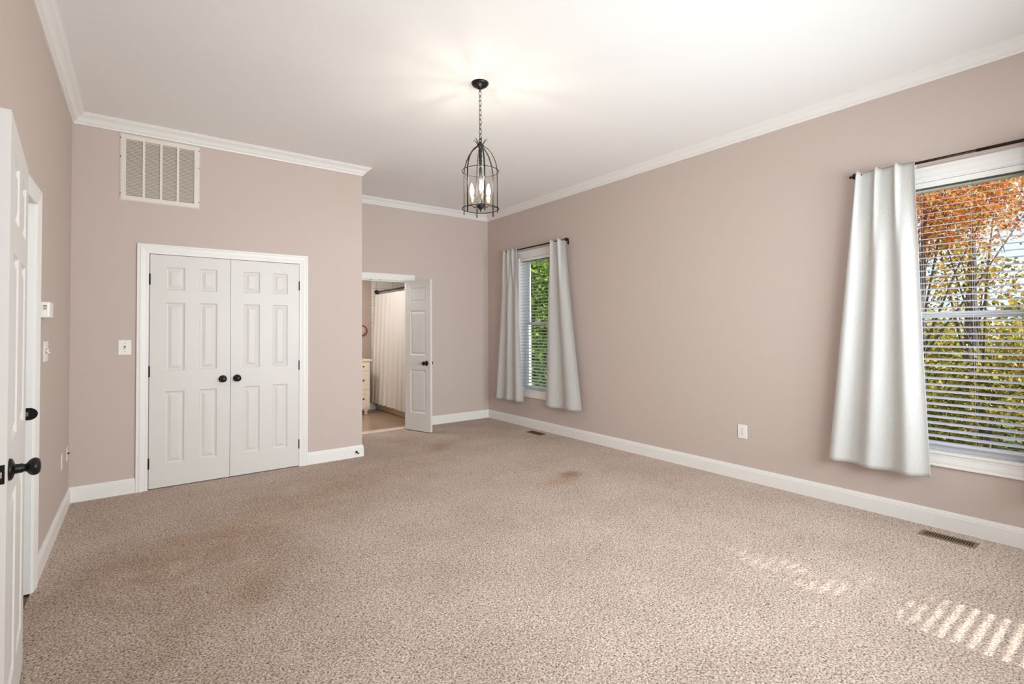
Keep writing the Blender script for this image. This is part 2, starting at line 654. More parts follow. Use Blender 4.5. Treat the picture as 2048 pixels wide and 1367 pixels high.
run(['baseboard_back', 'baseboard_right'], [(3.117, YB), (XR, YB), (XR, YF)], BASE, 0, M_TRIM,
    ['white baseboard of the back wall right of the bathroom door', 'long white baseboard under the windows'], 'baseboard')

# ------------------------------------------------------------------ casings and jambs
# across (0 = outer edge .. width = inner edge), out of the wall
CASING = [(0.0, 0), (0.0, 0.015), (0.003, 0.019), (0.012, 0.019), (0.016, 0.016), (0.022, 0.0165), (0.027, 0.0195), (0.040, 0.018), (0.066, 0.012), (0.070, 0.013), (0.078, 0.012), (0.083, 0.010), (0.085, 0.007), (0.085, 0)]


def frame_sweep(mb, corners, normal, closed, prof=CASING):
    """casing round an opening; corners are outer-edge points walked so that the inside lies on the left seen from the front"""
    P = [Vector(c) for c in corners]
    N = Vector(normal)
    mb.sweep(P, prof, 1, N, closed=closed)


def jamb_u(mb, axis, v0, v1, a0, a1, z1, t=0.018):
    """U shaped jamb lining of a doorway, outside the clear opening a0..a1"""
    for (p0, p1, q0, q1) in ((a0 - t, a0, 0, z1 + t), (a1, a1 + t, 0, z1 + t), (a0, a1, z1, z1 + t)):
        if axis == 'x': mb.box((v0, p0, q0), (v1, p1, q1))
        else: mb.box((p0, v0, q0), (p1, v1, q1))


# entry doorway
mb = MB()
zt = DOOR_Z + 0.082
frame_sweep(mb, [(XL, ENT_Y1 + 0.085, 0), (XL, ENT_Y1 + 0.085, zt), (XL, ENT_Y0 - 0.085, zt), (XL, ENT_Y0 - 0.085, 0)], (1, 0, 0), False)
ent = mb.build('trim_6', M_TRIM)
struct(ent, 'white casing and jamb of the entry doorway with a black strike plate', 'door casing')
mb = MB()
for (p0, p1, q0, q1) in ((ENT_Y0, ENT_Y0 + 0.006, 0, DOOR_Z), (ENT_Y1 - 0.006, ENT_Y1, 0, DOOR_Z), (ENT_Y0, ENT_Y1, DOOR_Z - 0.001, DOOR_Z + 0.005)):
    mb.box((XL - 0.13, p0, q0), (XL + 0.001, p1, q1))
# door stop bead
mb.box((XL - 0.085, ENT_Y1 - 0.018, 0), (XL - 0.045, ENT_Y1 - 0.006, DOOR_Z - 0.012))
mb.box((XL - 0.085, ENT_Y0 + 0.006, DOOR_Z - 0.014), (XL - 0.045, ENT_Y1 - 0.006, DOOR_Z - 0.001))
mb.build('jamb', M_TRIM, ent)
mb = MB()
mb.box((XL - 0.050, ENT_Y1 - 0.0085, 0.908), (XL - 0.002, ENT_Y1 - 0.006, 0.972), 0.001)
mb.lathe([(0.0305, 0), (0.0305, 0.0025)], (XL - 0.008, ENT_Y1 - 0.0087, 0.940), (0, 1, 0), 32)
sp = mb.build('strike_plate', M_BLACK, ent)
mb = MB()
mb.box((XL - 0.032, ENT_Y1 - 0.0094, 0.929), (XL - 0.014, ENT_Y1 - 0.0084, 0.951))
mb.build('latch_hole', M_STEEL, sp)

# closet
mb = MB()
zt = 2.1346
frame_sweep(mb, [(1.3785, YC, 0), (1.3785, YC, zt), (-0.0273, YC, zt), (-0.0273, YC, 0)], (0, -1, 0), False)
clo = mb.build('trim_7', M_TRIM)
struct(clo, 'white casing round the closet double doors', 'door casing')

# bathroom door
mb = MB()
zt = 2.147
frame_sweep(mb, [(BAT_X1 + 0.087, YB, 0), (BAT_X1 + 0.087, YB, zt), (BAT_X0 - 0.087, YB, zt), (BAT_X0 - 0.087, YB, 0)], (0, -1, 0), False)
bat = mb.build('trim_8', M_TRIM)
struct(bat, 'white casing round the bathroom doorway', 'door casing')
mb = MB()
for (p0, p1, q0, q1) in ((BAT_X0, BAT_X0 + 0.006, 0, 2.056), (BAT_X1 - 0.006, BAT_X1, 0, 2.056), (BAT_X0, BAT_X1, 2.056, 2.062)):
    mb.box((p0, YB - 0.001, q0), (p1, YB + 0.125, q1))
mb.box((BAT_X0, YB + 0.05, 2.044), (BAT_X1, YB + 0.09, 2.056))
mb.build('jamb', M_TRIM, bat)
for x in (2.49, 2.61):
    mb = MB()
    mb.box((x - 0.022, YB + 0.008, 2.0535), (x + 0.022, YB + 0.032, 2.0565), 0.001)
    mb.build('ball_catch', M_BLACK, bat)

# stone threshold between carpet and tile
mb = MB()
mb.box((BAT_X0 + 0.006, YB - 0.012, 0.0), (BAT_X1 - 0.006, YB + 0.10, 0.012), 0.003)
struct(mb.build('trim_9', M_MARBLE), 'pale stone threshold strip in the bathroom doorway', 'threshold')


# ------------------------------------------------------------------ doors
def door_face(mb, w, h, cols, rows, y, sgn):
    """one moulded face of a panelled door in the plane y, looking along sgn*Y; local x 0..w, z 0..h"""
    xs = sorted({0, w} | {c for p in cols for c in p})
    zs = sorted({0, h} | {c for p in rows for c in p})
    for i in range(len(xs) - 1):
        for j in range(len(zs) - 1):
            x0, x1, z0, z1 = xs[i], xs[i + 1], zs[j], zs[j + 1]
            if (x0, x1) in cols and (z0, z1) in rows:
                rings = [(0, 0), (0.004, 0.004), (0.010, 0.0085), (0.018, 0.010), (0.020, 0.010), (0.046, 0.0025), (0.049, 0.0025)]
                R = []
                for ins, dep in rings:
                    yy = y - sgn * dep
                    R.append([(x0 + ins, yy, z0 + ins), (x1 - ins, yy, z0 + ins), (x1 - ins, yy, z1 - ins), (x0 + ins, yy, z1 - ins)])
                V = mb.grid(R, False, close_u=True)
                mb.bm.faces.new(V[-1])
            else:
                mb.poly([(x0, y, z0), (x1, y, z0), (x1, y, z1), (x0, y, z1)])


def door_leaf_mesh(w, h, cols, rows, t=0.035):
    """front face at y=0 looking to -Y, back at y=t"""
    mb = MB()
    door_face(mb, w, h, cols, rows, 0.0, -1)
    door_face(mb, w, h, cols, rows, t, 1)
    xs = sorted({0, w} | {c for p in cols for c in p})
    zs = sorted({0, h} | {c for p in rows for c in p})
    for x in (0, w):
        for j in range(len(zs) - 1):
            mb.poly([(x, 0, zs[j]), (x, t, zs[j]), (x, t, zs[j + 1]), (x, 0, zs[j + 1])])
    for z in (0, h):
        for i in range(len(xs) - 1):
            mb.poly([(xs[i], 0, z), (xs[i + 1], 0, z), (xs[i + 1], t, z), (xs[i], t, z)])
    bmesh.ops.remove_doubles(mb.bm, verts=mb.bm.verts[:], dist=0.00005)
    return mb


KNOB = [(0.0335, 0.0), (0.0335, 0.004), (0.031, 0.008), (0.024, 0.011), (0.0160, 0.013), (0.0145, 0.018), (0.0145, 0.030), (0.0122, 0.032), (0.0122, 0.038),
        (0.016, 0.041), (0.0225, 0.046), (0.0265, 0.052), (0.0275, 0.058), (0.0255, 0.065), (0.020, 0.070), (0.011, 0.0725), (0.002, 0.073)]


def add_knob(parent, x, z, y=0.0, axis=(0, -1, 0), name='door_handle', scale=1.0):
    mb = MB()
    mb.lathe([(r * scale, h * scale) for r, h in KNOB], (x, y, z), axis, 28)
    return mb.build(name, M_BLACK, parent)


def add_hinge(parent, x, z, y=-0.004):
    mb = MB()
    mb.lathe([(0.003, -0.005), (0.0055, -0.003), (0.0055, 0.089), (0.003, 0.092)], (x, y, z), (0, 0, 1), 12)
    mb.box((x - 0.006, y, z), (x + 0.006, y + 0.004, z + 0.086))
    return mb.build('hinge', M_BLACK, parent)


ROWS = [(0.207, 0.842), (1.022, 1.627), (1.736, 1.941)]
z0d = 0.008


def shift_rows(rows, z0):
    return [(a - z0, b - z0) for a, b in rows]


# closet leaves
d = door_leaf_mesh(0.6150, 2.0385, [(0.112, 0.256), (0.368, 0.508)], shift_rows(ROWS, z0d)).build('door_2', M_DOOR, None, (0.0655, YC - 0.002, z0d))
struct(d, 'left leaf of the white six-panel closet double doors', 'door')
add_knob(d, 0.555, 0.926 - z0d)
for z in (0.183, 0.98, 1.784): add_hinge(d, -0.002, z - z0d)
d = door_leaf_mesh(0.6100, 2.0385, [(0.110, 0.250), (0.364, 0.502)], shift_rows(ROWS, z0d)).build('door_3', M_DOOR, None, (0.6835, YC - 0.002, z0d))
struct(d, 'right leaf of the white six-panel closet double doors', 'door')
add_knob(d, 0.056, 0.926 - z0d)
for z in (0.183, 0.98, 1.784): add_hinge(d, 0.612, z - z0d)
mb = MB()
for x in (0.60, 0.76):
    mb.box((x - 0.02, YC + 0.002, 2.0475), (x + 0.02, YC + 0.024, 2.0515))
mb.build('ball_catch', M_BLACK, clo)

# entry door, folded back along the left wall; local x from the hinge to the latch edge, front face (y=0) looks into the room
hx, hy = -0.378, 2.860
lx, ly = -0.317, 2.105
ang = math.atan2(ly - hy, lx - hx)
ENT_W = math.hypot(lx - hx, ly - hy)
# local +x -> (hinge to latch); local -y must look to the room (+X): rotate so that -y = room side
d = door_leaf_mesh(ENT_W, 2.033, [(0.118, 0.326), (0.431, 0.639)], shift_rows(ROWS, 0.012)).build('door_1', M_DOOR, None, (hx, hy, 0.012))
# local x axis at angle ang; local -y axis is at ang-90deg ; need +X => flip by mirroring the leaf
d.rotation_euler = (0, 0, ang)
d.data.transform(Matrix.Diagonal((1, -1, 1, 1)))
d.data.flip_normals()
struct(d, 'white six-panel entry door folded open against the left wall', 'door')
add_knob(d, ENT_W - 0.062, 0.935, 0.0, (0, 1, 0))
add_knob(d, ENT_W - 0.062, 0.935, -0.035, (0, -1, 0), scale=0.3)
mb = MB()
mb.box((ENT_W - 0.0005, -0.0305, 0.906), (ENT_W + 0.0012, -0.0045, 0.963), 0.0005)
lp = mb.build('latch_plate', M_BLACK, d)
mb = MB()
mb.box((ENT_W, -0.025, 0.924), (ENT_W + 0.009, -0.010, 0.944), 0.003)
mb.build('latch_bolt', M_STEEL, lp)
for z in (0.17, 0.97, 1.77):
    add_hinge(d, -0.003, z, -0.037)

# bathroom leaf, hinged at the right jamb and swung into the bedroom
hx, hy, lx, ly = 2.938, 6.389, 3.090, 5.951
ang = math.atan2(ly - hy, lx - hx)
BW = math.hypot(lx - hx, ly - hy)
BROWS = [(0.251, 0.834), (1.03, 1.634), (1.742, 1.950)]
d = door_leaf_mesh(BW, 2.036, [(0.093, 0.383)], shift_rows(BROWS, 0.012)).build('door_4', M_DOOR, None, (hx, hy, 0.012))
d.rotation_euler = (0, 0, ang)
struct(d, 'narrow white three-panel bathroom door standing open', 'door')
# local -y for this leaf points to the bathroom opening side
add_knob(d, 0.395, 0.926 - 0.012)
add_knob(d, 0.395, 0.926 - 0.012, 0.035, (0, 1, 0))
for z in (0.17, 0.97, 1.77): add_hinge(d, -0.004, z, 0.037)

# ------------------------------------------------------------------ windows
WCASE = [(0.0, 0), (0.0, 0.017), (0.003, 0.021), (0.012, 0.021), (0.016, 0.0175), (0.024, 0.018), (0.034, 0.0185), (0.066, 0.014), (0.074, 0.015), (0.084, 0.014), (0.092, 0.012), (0.094, 0.009), (0.094, 0)]


def window(name, label, a0, a1, to_world, glass=True):
    """local (u along the wall, w outward from the room face, v up) -> world by to_world"""
    z0, z1 = WZ
    T = to_world

    def bx(mb, u0, u1, w0, w1, v0, v1, bevel=0.0):
        p, q = Vector(T(u0, w0, v0)), Vector(T(u1, w1, v1))
        mb.box((min(p.x, q.x), min(p.y, q.y), min(p.z, q.z)), (max(p.x, q.x), max(p.y, q.y), max(p.z, q.z)), bevel)

    N = (Vector(T(0, -1, 0)) - Vector(T(0, 0, 0)))
    # jamb lining
    mb = MB()
    t = 0.012
    for (u0, u1, v0, v1) in ((a0, a0 + t, z0, z1), (a1 - t, a1, z0, z1), (a0 + t, a1 - t, z1 - t, z1), (a0 + t, a1 - t, z0, z0 + t)):
        bx(mb, u0, u1, 0.0, 0.20, v0, v1)
    root = struct(mb.build(name, M_VINYL), label, 'window')
    # picture frame casing
    mb = MB()
    cw = 0.094
    c = [T(a0 - cw + .004, 0, z0 - cw + .004), T(a1 + cw - .004, 0, z0 - cw + .004), T(a1 + cw - .004, 0, z1 + cw - .004), T(a0 - cw + .004, 0, z1 + cw - .004)]
    P = [Vector(p) for p in c]
    # check direction so that the profile grows inward
    d0 = (P[1] - P[0]).normalized()
    side = 1 if (N.cross(d0)).dot(P[2] - P[1]) > 0 else -1
    mb.sweep(P, WCASE, side, N, closed=True)
    mb.build('casing', M_TRIM, root)
    mb = MB()
    bx(mb, a0 - 0.006, a1 + 0.006, -0.020, 0.012, z0 - 0.006, z0 + 0.013, 0.004)
    mb.build('sill', M_TRIM, root)
    # outer frame, upper and lower sash
    def sash(nm, u0, u1, w0, w1, v0, v1, st, rb, rt_):
        mb = MB()
        bx(mb, u0, u0 + st, w0, w1, v0, v1)
        bx(mb, u1 - st, u1, w0, w1, v0, v1)
        bx(mb, u0 + st, u1 - st, w0, w1, v0, v0 + rb)
        bx(mb, u0 + st, u1 - st, w0, w1, v1 - rt_, v1)
        s_ = mb.build(nm, M_VINYL, root)
        if glass:
            mb = MB()
            wm = (w0 + w1) / 2
            bx(mb, u0 + st - 0.004, u1 - st + 0.004, wm - 0.002, wm + 0.002, v0 + rb - 0.004, v1 - rt_ + 0.004)
            mb.build('glass', M_GLASS, s_)
    zm = 1.455
    sash('upper_sash', a0 + t, a1 - t, 0.112, 0.145, zm - 0.018, z1 - t, 0.042, 0.036, 0.046)
    sash('lower_sash', a0 + t, a1 - t, 0.072, 0.107, z0 + t, zm + 0.022, 0.042, 0.046, 0.044)
    return root


def blind(label, a0, a1, to_world, tilt=0.0, group=None, ladders=3):
    T = to_world
    z0, z1 = 0.565, WZ[1] - 0.014
    um = (a0 + a1) / 2
    base = Vector(T(um, 0.03, z1))
    root = thing('window_blind', label, 'blind', base, group=group)

    def loc(u, w, v):
        return Vector(T(u, w, v)) - base

    def bx(mb, u0, u1, w0, w1, v0, v1, bevel=0.0):
        p, q = loc(u0, w0, v0), loc(u1, w1, v1)
        mb.box((min(p.x, q.x), min(p.y, q.y), min(p.z, q.z)), (max(p.x, q.x), max(p.y, q.y), max(p.z, q.z)), bevel)
    u0, u1 = a0 + 0.016, a1 - 0.016
    mb = MB()
    bx(mb, u0, u1, 0.004, 0.062, z1 - 0.038, z1, 0.002)
    hr = mb.build('headrail', M_VINYL, root)
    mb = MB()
    bx(mb, u0 + 0.002, u1 - 0.002, 0.007, 0.060, z1 - 0.0405, z1 - 0.0375)  # thin dark sheet: shade under the headrail put in as colour
    mb.build('headrail_underside_shade', M_RAILSHADE, hr)
    mb = MB()
    bx(mb, u0, u1, 0.006, 0.056, z0, z0 + 0.018, 0.003)
    mb.build('bottom_rail', M_BLIND, root)
    mb = MB()
    n = 40
    pitch = 0.044
    z = z0 + 0.018 + pitch * 0.85
    cs, sn = math.cos(tilt), math.sin(tilt)
    hw, th = 0.025, 0.0028
    while z < z1 - 0.05:
        # slat with a slight crown; cross section in (w, v), w grows outward
        top = []
        bot = []
        for k in range(5):
            s_ = -1 + k * 0.5
            wv = s_ * hw
            cv = 0.0022 * (1 - s_ * s_)
            top.append((wv, cv + th / 2))
            bot.append((wv, cv - th / 2))
        sec = top + bot[::-1]
        sec = [(0.031 + w * cs + v * sn, z - w * (-sn) + v * cs) for w, v in sec]
        V = mb.grid([[loc(u0 + 0.003, w, v) for w, v in sec], [loc(u1 - 0.003, w, v) for w, v in sec]], False, close_u=True)
        mb.bm.faces.new(V[0])
        mb.bm.faces.new(V[1])
        z += pitch
    mb.build('slats', M_BLIND, root)
    for k in range(ladders):
        u = u0 + (u1 - u0) * ((0.17 + 0.66 * k / (ladders - 1)) if ladders > 1 else 0.5)
        mb = MB()
        for w in (0.003, 0.059):
            mb.tube([loc(u, w, z0 + 0.01), loc(u, w, z1 - 0.03)], 0.0009, 5)
        mb.build('ladder_cord', M_BLIND, root)
    return root


def right_T(u, w, v): return (XR + w, u, v)
def front_T(u, w, v): return (u, YF - w, v)


window('window_1', 'large white double-hung window showing autumn trees, nearest the viewer', W1[0], W1[1], right_T)
window('window_2', 'white double-hung window showing green leaves, near the back corner', W2[0], W2[1], right_T)
window('window_3', 'narrow white window in the wall behind the viewpoint', W3[0], W3[1], front_T)
blind('white horizontal blind in the near window, autumn trees behind it', W1[0], W1[1], right_T, math.radians(10.5), 'white window blinds')
blind('white horizontal blind in the window near the back corner', W2[0], W2[1], right_T, math.radians(10.5), 'white window blinds')
blind('white horizontal blind in the window behind the viewpoint', W3[0], W3[1], front_T, math.radians(15), 'white window blinds', 2)


# ------------------------------------------------------------------ curtain rods and curtains
def rod(label, y0, y1, z=2.503, dx=0.080):
    x = XR - dx
    root = thing('curtain_rod', label, 'curtain rod', (x, (y0 + y1) / 2, z), group='dark curtain rods')
    h = (y1 - y0) / 2
    mb = MB()
    mb.tube([(0, -h, 0), (0, -0.05, 0)], 0.0105, 14)
    mb.tube([(0, -0.06, 0), (0, h, 0)], 0.0088, 14)
    mb.build('rod', M_BRONZE, root)
    fin = [(0.009, 0.0), (0.012, 0.002), (0.012, 0.006), (0.008, 0.009), (0.008, 0.014), (0.015, 0.018), (0.021, 0.025), (0.0235, 0.034), (0.021, 0.043), (0.015, 0.050), (0.009, 0.053), (0.008, 0.057), (0.0105, 0.060), (0.0105, 0.066), (0.007, 0.071), (0.001, 0.073)]
    for s_ in (-1, 1):
        mb = MB()
        mb.lathe(fin, (0, s_ * h, 0), (0, s_, 0), 20)
        mb.build('finial', M_BLACK, root)
        mb = MB()
        yb = s_ * (h - 0.012)
        mb.tube([(0.0, yb, -0.012), (0.02, yb, -0.020), (dx - 0.002, yb, -0.020)], 0.006, 8)
        mb.box((dx - 0.005, yb - 0.012, -0.05), (dx - 0.0003, yb + 0.012, 0.02), 0.002)
        mb.torus((0, yb, 0), 0.0125, 0.0035, (0, 1, 0), 20, 6)
        mb.build('bracket', M_BRONZE, root)
    return root


rod('dark bronze curtain rod with ball finial over the near autumn window', 0.205, 1.395)
rod('thin dark bronze curtain rod over the window near the back corner', 4.630, 5.870)


def curtain(label, yt, yb, zt=2.520, zb=0.352, nf=3, phase=0.0, amp=(0.020, 0.032), exps=(1.0, 1.5), seed=0, x0=0.080):
    """hanging panel: yt/yb = (far edge, near edge) along the wall at top and hem"""
    rnd = random.Random(seed)
    nu, nv = 150, 70
    cx, cy0 = XR - x0, (yt[0] + yt[1]) / 2
    w1, w2 = rnd.uniform(0, 6), rnd.uniform(0, 6)
    mb = MB()
    rows = []
    for j in range(nv + 1):
        t = j / nv
        r = []
        ya = yt[0] + (yb[0] - yt[0]) * t ** exps[0]
        yz = yt[1] + (yb[1] - yt[1]) * t ** exps[1]
        for i in range(nu + 1):
            s_ = i / nu
            ph = 2 * PI * nf * s_ + phase
            # pinched tubes at the heading, opening into soft folds lower down
            c_ = 0.5 + 0.5 * math.cos(ph)
            head = c_ ** 5
            soft = 0.5 + 0.5 * math.cos(ph * (0.86 + 0.05 * math.sin(w1)) + 0.5 * math.sin(2.2 * t + w2))
            soft = soft ** 1.25
            k = min(1.0, t / 0.35)
            k = k * k * (3 - 2 * k)
            f = (1 - k) * head * amp[0] * 1.2 + k * soft * (amp[0] + (amp[1] - amp[0]) * t)
            f += 0.004 * math.sin(9 * s_ + 3 * t + w1) * k + 0.003 * math.sin(23 * s_ - 2 * t + w2) * k * 0.6
            # the heading wraps the rod
            hug = math.exp(-(t / 0.012) ** 2)
            xx = -0.0125 - f
            yy = ya + (yz - ya) * s_ + 0.006 * math.sin(ph + 1.0) * (1 - k)
            ztop = zt + 0.018 * head - 0.006
            zz = ztop + (zb - ztop) * t
            zz += 0.006 * math.sin(5 * s_ + w1) * t
            if t > 0.955:
                xx -= 0.0015
            r.append((xx + 0.006 * hug, yy - cy0, zz - zt))
        rows.append(r)
    mb.grid(rows, True)
    # rod pocket at the back of the heading
    back = []
    for (dx, dz) in ((-0.0065, 0.0), (0.004, 0.010 - 0.006), (0.0135, -0.006), (0.0155, -0.018), (0.0135, -0.034), (-0.008, -0.06)):
        back.append([(dx, yt[0] + (yt[1] - yt[0]) * i / 20 - cy0, dz - 0.004 if dx > -0.006 else dz) for i in range(21)])
    mb.grid(back, True)
    o = mb.build('curtain', M_CURTAIN, None, (cx, cy0, zt), fix=False)
    sm = o.modifiers.new('thickness', 'SOLIDIFY')
    sm.thickness = 0.0018
    sm.offset = 0
    tag(o, label, 'curtain', 'white window curtains')
    return o


curtain('wide white curtain panel on the near autumn window', (1.413, 1.062), (1.624, 1.015), nf=3, phase=-0.7, amp=(0.026, 0.050), exps=(1.0, 1.6), seed=3)
curtain('white curtain on the far window, beside the back corner', (5.905, 5.598), (6.080, 5.469), nf=3, phase=-0.4, amp=(0.022, 0.040), seed=5)
curtain('white flared curtain on the far window, on the side away from the corner', (4.886, 4.600), (4.980, 4.333), zb=0.365, nf=2, phase=-1.2, amp=(0.024, 0.046), exps=(1.3, 1.15), seed=9)
curtain('white curtain panel on the near window, on the side toward the viewpoint', (0.500, 0.210), (0.520, 0.020), nf=3, phase=-0.4, amp=(0.024, 0.045), seed=12)

# ------------------------------------------------------------------ lantern pendant
LX, LY = 1.960, 2.991
lan = thing('pendant_lantern', 'black iron cylinder lantern with three lit candle bulbs hanging on a chain', 'pendant light', (LX, LY, ZC))
Z = lambda z: z - ZC
mb = MB()
mb.lathe([(0.012, -0.044), (0.016, -0.040), (0.022, -0.034), (0.040, -0.028), (0.054, -0.018), (0.062, -0.008), (0.063, 0.0)], (0, 0, 0), (0, 0, 1), 36)
mb.torus((0, 0, -0.052), 0.009, 0.0028, (1, 0, 0), 20, 6)
mb.build('canopy', M_BLACK, lan)
mb = MB()
z = 3.098
k = 0
while z > 2.735:
    hl, hw = 0.0205, 0.0088
    pts = []
    for a in range(24):
        th = 2 * PI * a / 24
        u, v = hw * math.cos(th), hl * math.copysign(abs(math.sin(th)) ** 0.75, math.sin(th))
        pts.append((u if k % 2 == 0 else 0, 0 if k % 2 == 0 else u, Z(z - hl) + v))
    mb.tube(pts, 0.0021, 6, closed=True)
    z -= 0.0345
    k += 1
mb.build('chain', M_IRON, lan)
camdir = math.atan2(-LY, -LX)       # azimuth from the lantern to the viewpoint


def ang_(deg):                      # deg measured from the viewpoint side towards its right
    return camdir + math.radians(deg)


hub = MB()
hub.lathe([(0.004, 2.728), (0.010, 2.722), (0.012, 2.712), (0.022, 2.708), (0.025, 2.700), (0.022, 2.690), (0.012, 2.686), (0.011, 2.672), (0.014, 2.660), (0.010, 2.645), (0.0125, 2.620), (0.009, 2.598),
           (0.013, 2.590), (0.008, 2.580), (0.012, 2.571), (0.008, 2.562), (0.011, 2.553), (0.006, 2.545), (0.010, 2.530), (0.009, 2.470), (0.005, 2.452), (0.007, 2.445), (0.002, 2.430)], (0, 0, -ZC), (0, 0, 1), 20)
hub.torus((0, 0, Z(2.733)), 0.010, 0.0030, (0, 1, 0), 20, 6)
hub.build('hub', M_IRON, lan)
for kk in range(6):
    a = ang_(13 + 60 * kk)
    ca, sa = math.cos(a), math.sin(a)
    mb = MB()
    # flat strap: dome part, straight part, foot
    prof = [(0.024, 2.694), (0.034, 2.686), (0.058, 2.668), (0.084, 2.636), (0.104, 2.596), (0.117, 2.555), (0.1235, 2.515), (0.125, 2.47), (0.125, 2.36), (0.125, 2.245), (0.126, 2.212), (0.126, 2.203)]
    rows = []
    for i, (r, zz) in enumerate(prof):
        hwid, hth = 0.0048, 0.0020
        p = Vector((r * ca, r * sa, Z(zz)))
        tn = Vector((-sa, ca, 0))
        if i == 0: tg = Vector((prof[1][0] - r, 0, prof[1][1] - zz))
        elif i == len(prof) - 1: tg = Vector((r - prof[-2][0], 0, zz - prof[-2][1]))
        else: tg = Vector((prof[i + 1][0] - prof[i - 1][0], 0, prof[i + 1][1] - prof[i - 1][1]))
        tg.normalize()
        nr = Vector((-tg.z * ca, -tg.z * sa, tg.x))
        rows.append([p + tn * hwid + nr * hth, p - tn * hwid + nr * hth, p - tn * hwid - nr * hth, p + tn * hwid - nr * hth])
    V = mb.grid(rows, False, close_u=True)
    mb.bm.faces.new(V[0])
    mb.bm.faces.new(V[-1])
    # curled tip above the hub
    tip = [(0.018, 2.700), (0.022, 2.712), (0.030, 2.727), (0.042, 2.738), (0.053, 2.740)]
    mb.tube([(r * ca, r * sa, Z(zz)) for r, zz in tip], [0.0035, 0.0035, 0.003, 0.0025, 0.0015], 6)
    mb.build('cage_bar', M_IRON, lan)
for zz, rr in ((2.511, 0.131), (2.240, 0.131)):
    mb = MB()
    mb.torus((0, 0, Z(zz)), rr, 0.0034, (0, 0, 1), 64, 8)
    mb.build('ring', M_IRON, lan)
mb = MB()
rows = []
for zz in (2.236, 2.500):
    rows.append([(0.1205 * math.cos(2 * PI * q / 64), 0.1205 * math.sin(2 * PI * q / 64), Z(zz)) for q in range(64)])
mb.grid(rows, True, close_u=True)
mb.build('glass_shade', M_LGLASS, lan)
mb = MB()
mb.lathe([(0.001, 2.212), (0.003, 2.222), (0.004, 2.232), (0.012, 2.240), (0.022, 2.247), (0.025, 2.252), (0.025, 2.276), (0.021, 2.282), (0.006, 2.284), (0.005, 2.30)], (0, 0, -ZC), (0, 0, 1), 24)
for kk in range(3):
    a = ang_(5 + 120 * kk)
    ca, sa = math.cos(a), math.sin(a)
    mb.tube([(r * ca, r * sa, Z(zz)) for r, zz in ((0.018, 2.264), (0.035, 2.256), (0.055, 2.258), (0.067, 2.270), (0.070, 2.290))], 0.0032, 8)
for kk in range(3):     # cross straps that carry the cluster on the lower ring
    a = ang_(13 + 60 + 120 * kk)
    mb.tube([(0.02 * math.cos(a), 0.02 * math.sin(a), Z(2.262)), (0.129 * math.cos(a), 0.129 * math.sin(a), Z(2.241))], 0.0022, 6)
mb.build('candle_arm', M_IRON, lan)
for kk in range(3):
    a = ang_(5 + 120 * kk)
    bx_, by_ = 0.070 * math.cos(a), 0.070 * math.sin(a)
    mb = MB()
    mb.lathe([(0.005, 2.288), (0.009, 2.294), (0.011, 2.304), (0.0135, 2.318), (0.0175, 2.326), (0.0175, 2.330), (0.0115, 2.331), (0.0115, 2.344), (0.008, 2.346)], (bx_, by_, -ZC), (0, 0, 1), 18)
    so = mb.build('candle_socket', M_SOCKET, lan)
    mb = MB()
    mb.lathe([(0.008, 2.346), (0.012, 2.354), (0.0155, 2.366), (0.0165, 2.378), (0.0145, 2.394), (0.010, 2.410), (0.005, 2.424), (0.0012, 2.434)], (bx_, by_, -ZC), (0, 0, 1), 18)
    mb.build('bulb', M_BULB, so)
    l = bpy.data.lights.new('candle_glow', 'POINT')
    l.energy = 4.0
    l.color = (1.0, 0.88, 0.74)
    l.shadow_soft_size = 0.017
    lo = bpy.data.objects.new('candle_glow', l)
    COL.objects.link(lo)
    lo.location = (LX + bx_, LY + by_, 2.44)

# ------------------------------------------------------------------ return air grille above the closet
gx0, gx1, gz0, gz1 = -0.150, 0.427, 2.491, 3.061
gr = thing('return_air_grille', 'large white louvred return air grille high above the closet', 'vent', ((gx0 + gx1) / 2, YC, (gz0 + gz1) / 2))
gw, gh = (gx1 - gx0) / 2, (gz1 - gz0) / 2
mb = MB()
mb.box((-gw + 0.03, -0.0015, -gh + 0.03), (gw - 0.03, -0.0003, gh - 0.03))
mb.build('backing', M_GRILLEDARK, gr)
mb = MB()
FR = [(0, 0), (0.0, 0.004), (0.004, 0.006), (0.010, 0.010), (0.040, 0.012), (0.043, 0.010), (0.043, 0)]
mb.sweep([(-gw, 0, -gh), (gw, 0, -gh), (gw, 0, gh), (-gw, 0, gh)], FR, 1, (0, -1, 0), closed=True)
iw = gw - 0.043
for kk in range(1, 4):
    x = -iw + 2 * iw * kk / 4
    mb.box((x - 0.0085, -0.0118, -gh + 0.04), (x + 0.0085, -0.0015, gh - 0.04))
mb.build('frame', M_GRILLE, gr)
for kk in range(4):
    mb = MB()
    x0 = -iw + 2 * iw * kk / 4 + (0.0085 if kk else 0)
    x1 = -iw + 2 * iw * (kk + 1) / 4 - (0.0085 if kk < 3 else 0)
    nl = 38
    for q in range(nl):
        z = -gh + 0.046 + (2 * gh - 0.092) * (q + 0.5) / nl
        mb.poly([(x0, -0.0015, z + 0.0065), (x1, -0.0015, z + 0.0065), (x1, -0.0108, z - 0.0035), (x0, -0.0108, z - 0.0035)])
        mb.poly([(x0, -0.0015, z + 0.0055), (x1, -0.0015, z + 0.0055), (x1, -0.0108, z - 0.0045), (x0, -0.0108, z - 0.0045)])
    mb.build('louvres', M_GRILLE, gr)
for sx in (-1, 1):
    for z in (gh * 0.86, gh * 0.3, -gh * 0.80):
        mb = MB()
        mb.lathe([(0.0045, 0.0), (0.004, 0.003), (0.001, 0.004)], (sx * (gw - 0.006), -0.0085, z), (0, -1, 0), 10)
        mb.build('screw', M_BLACK, gr)


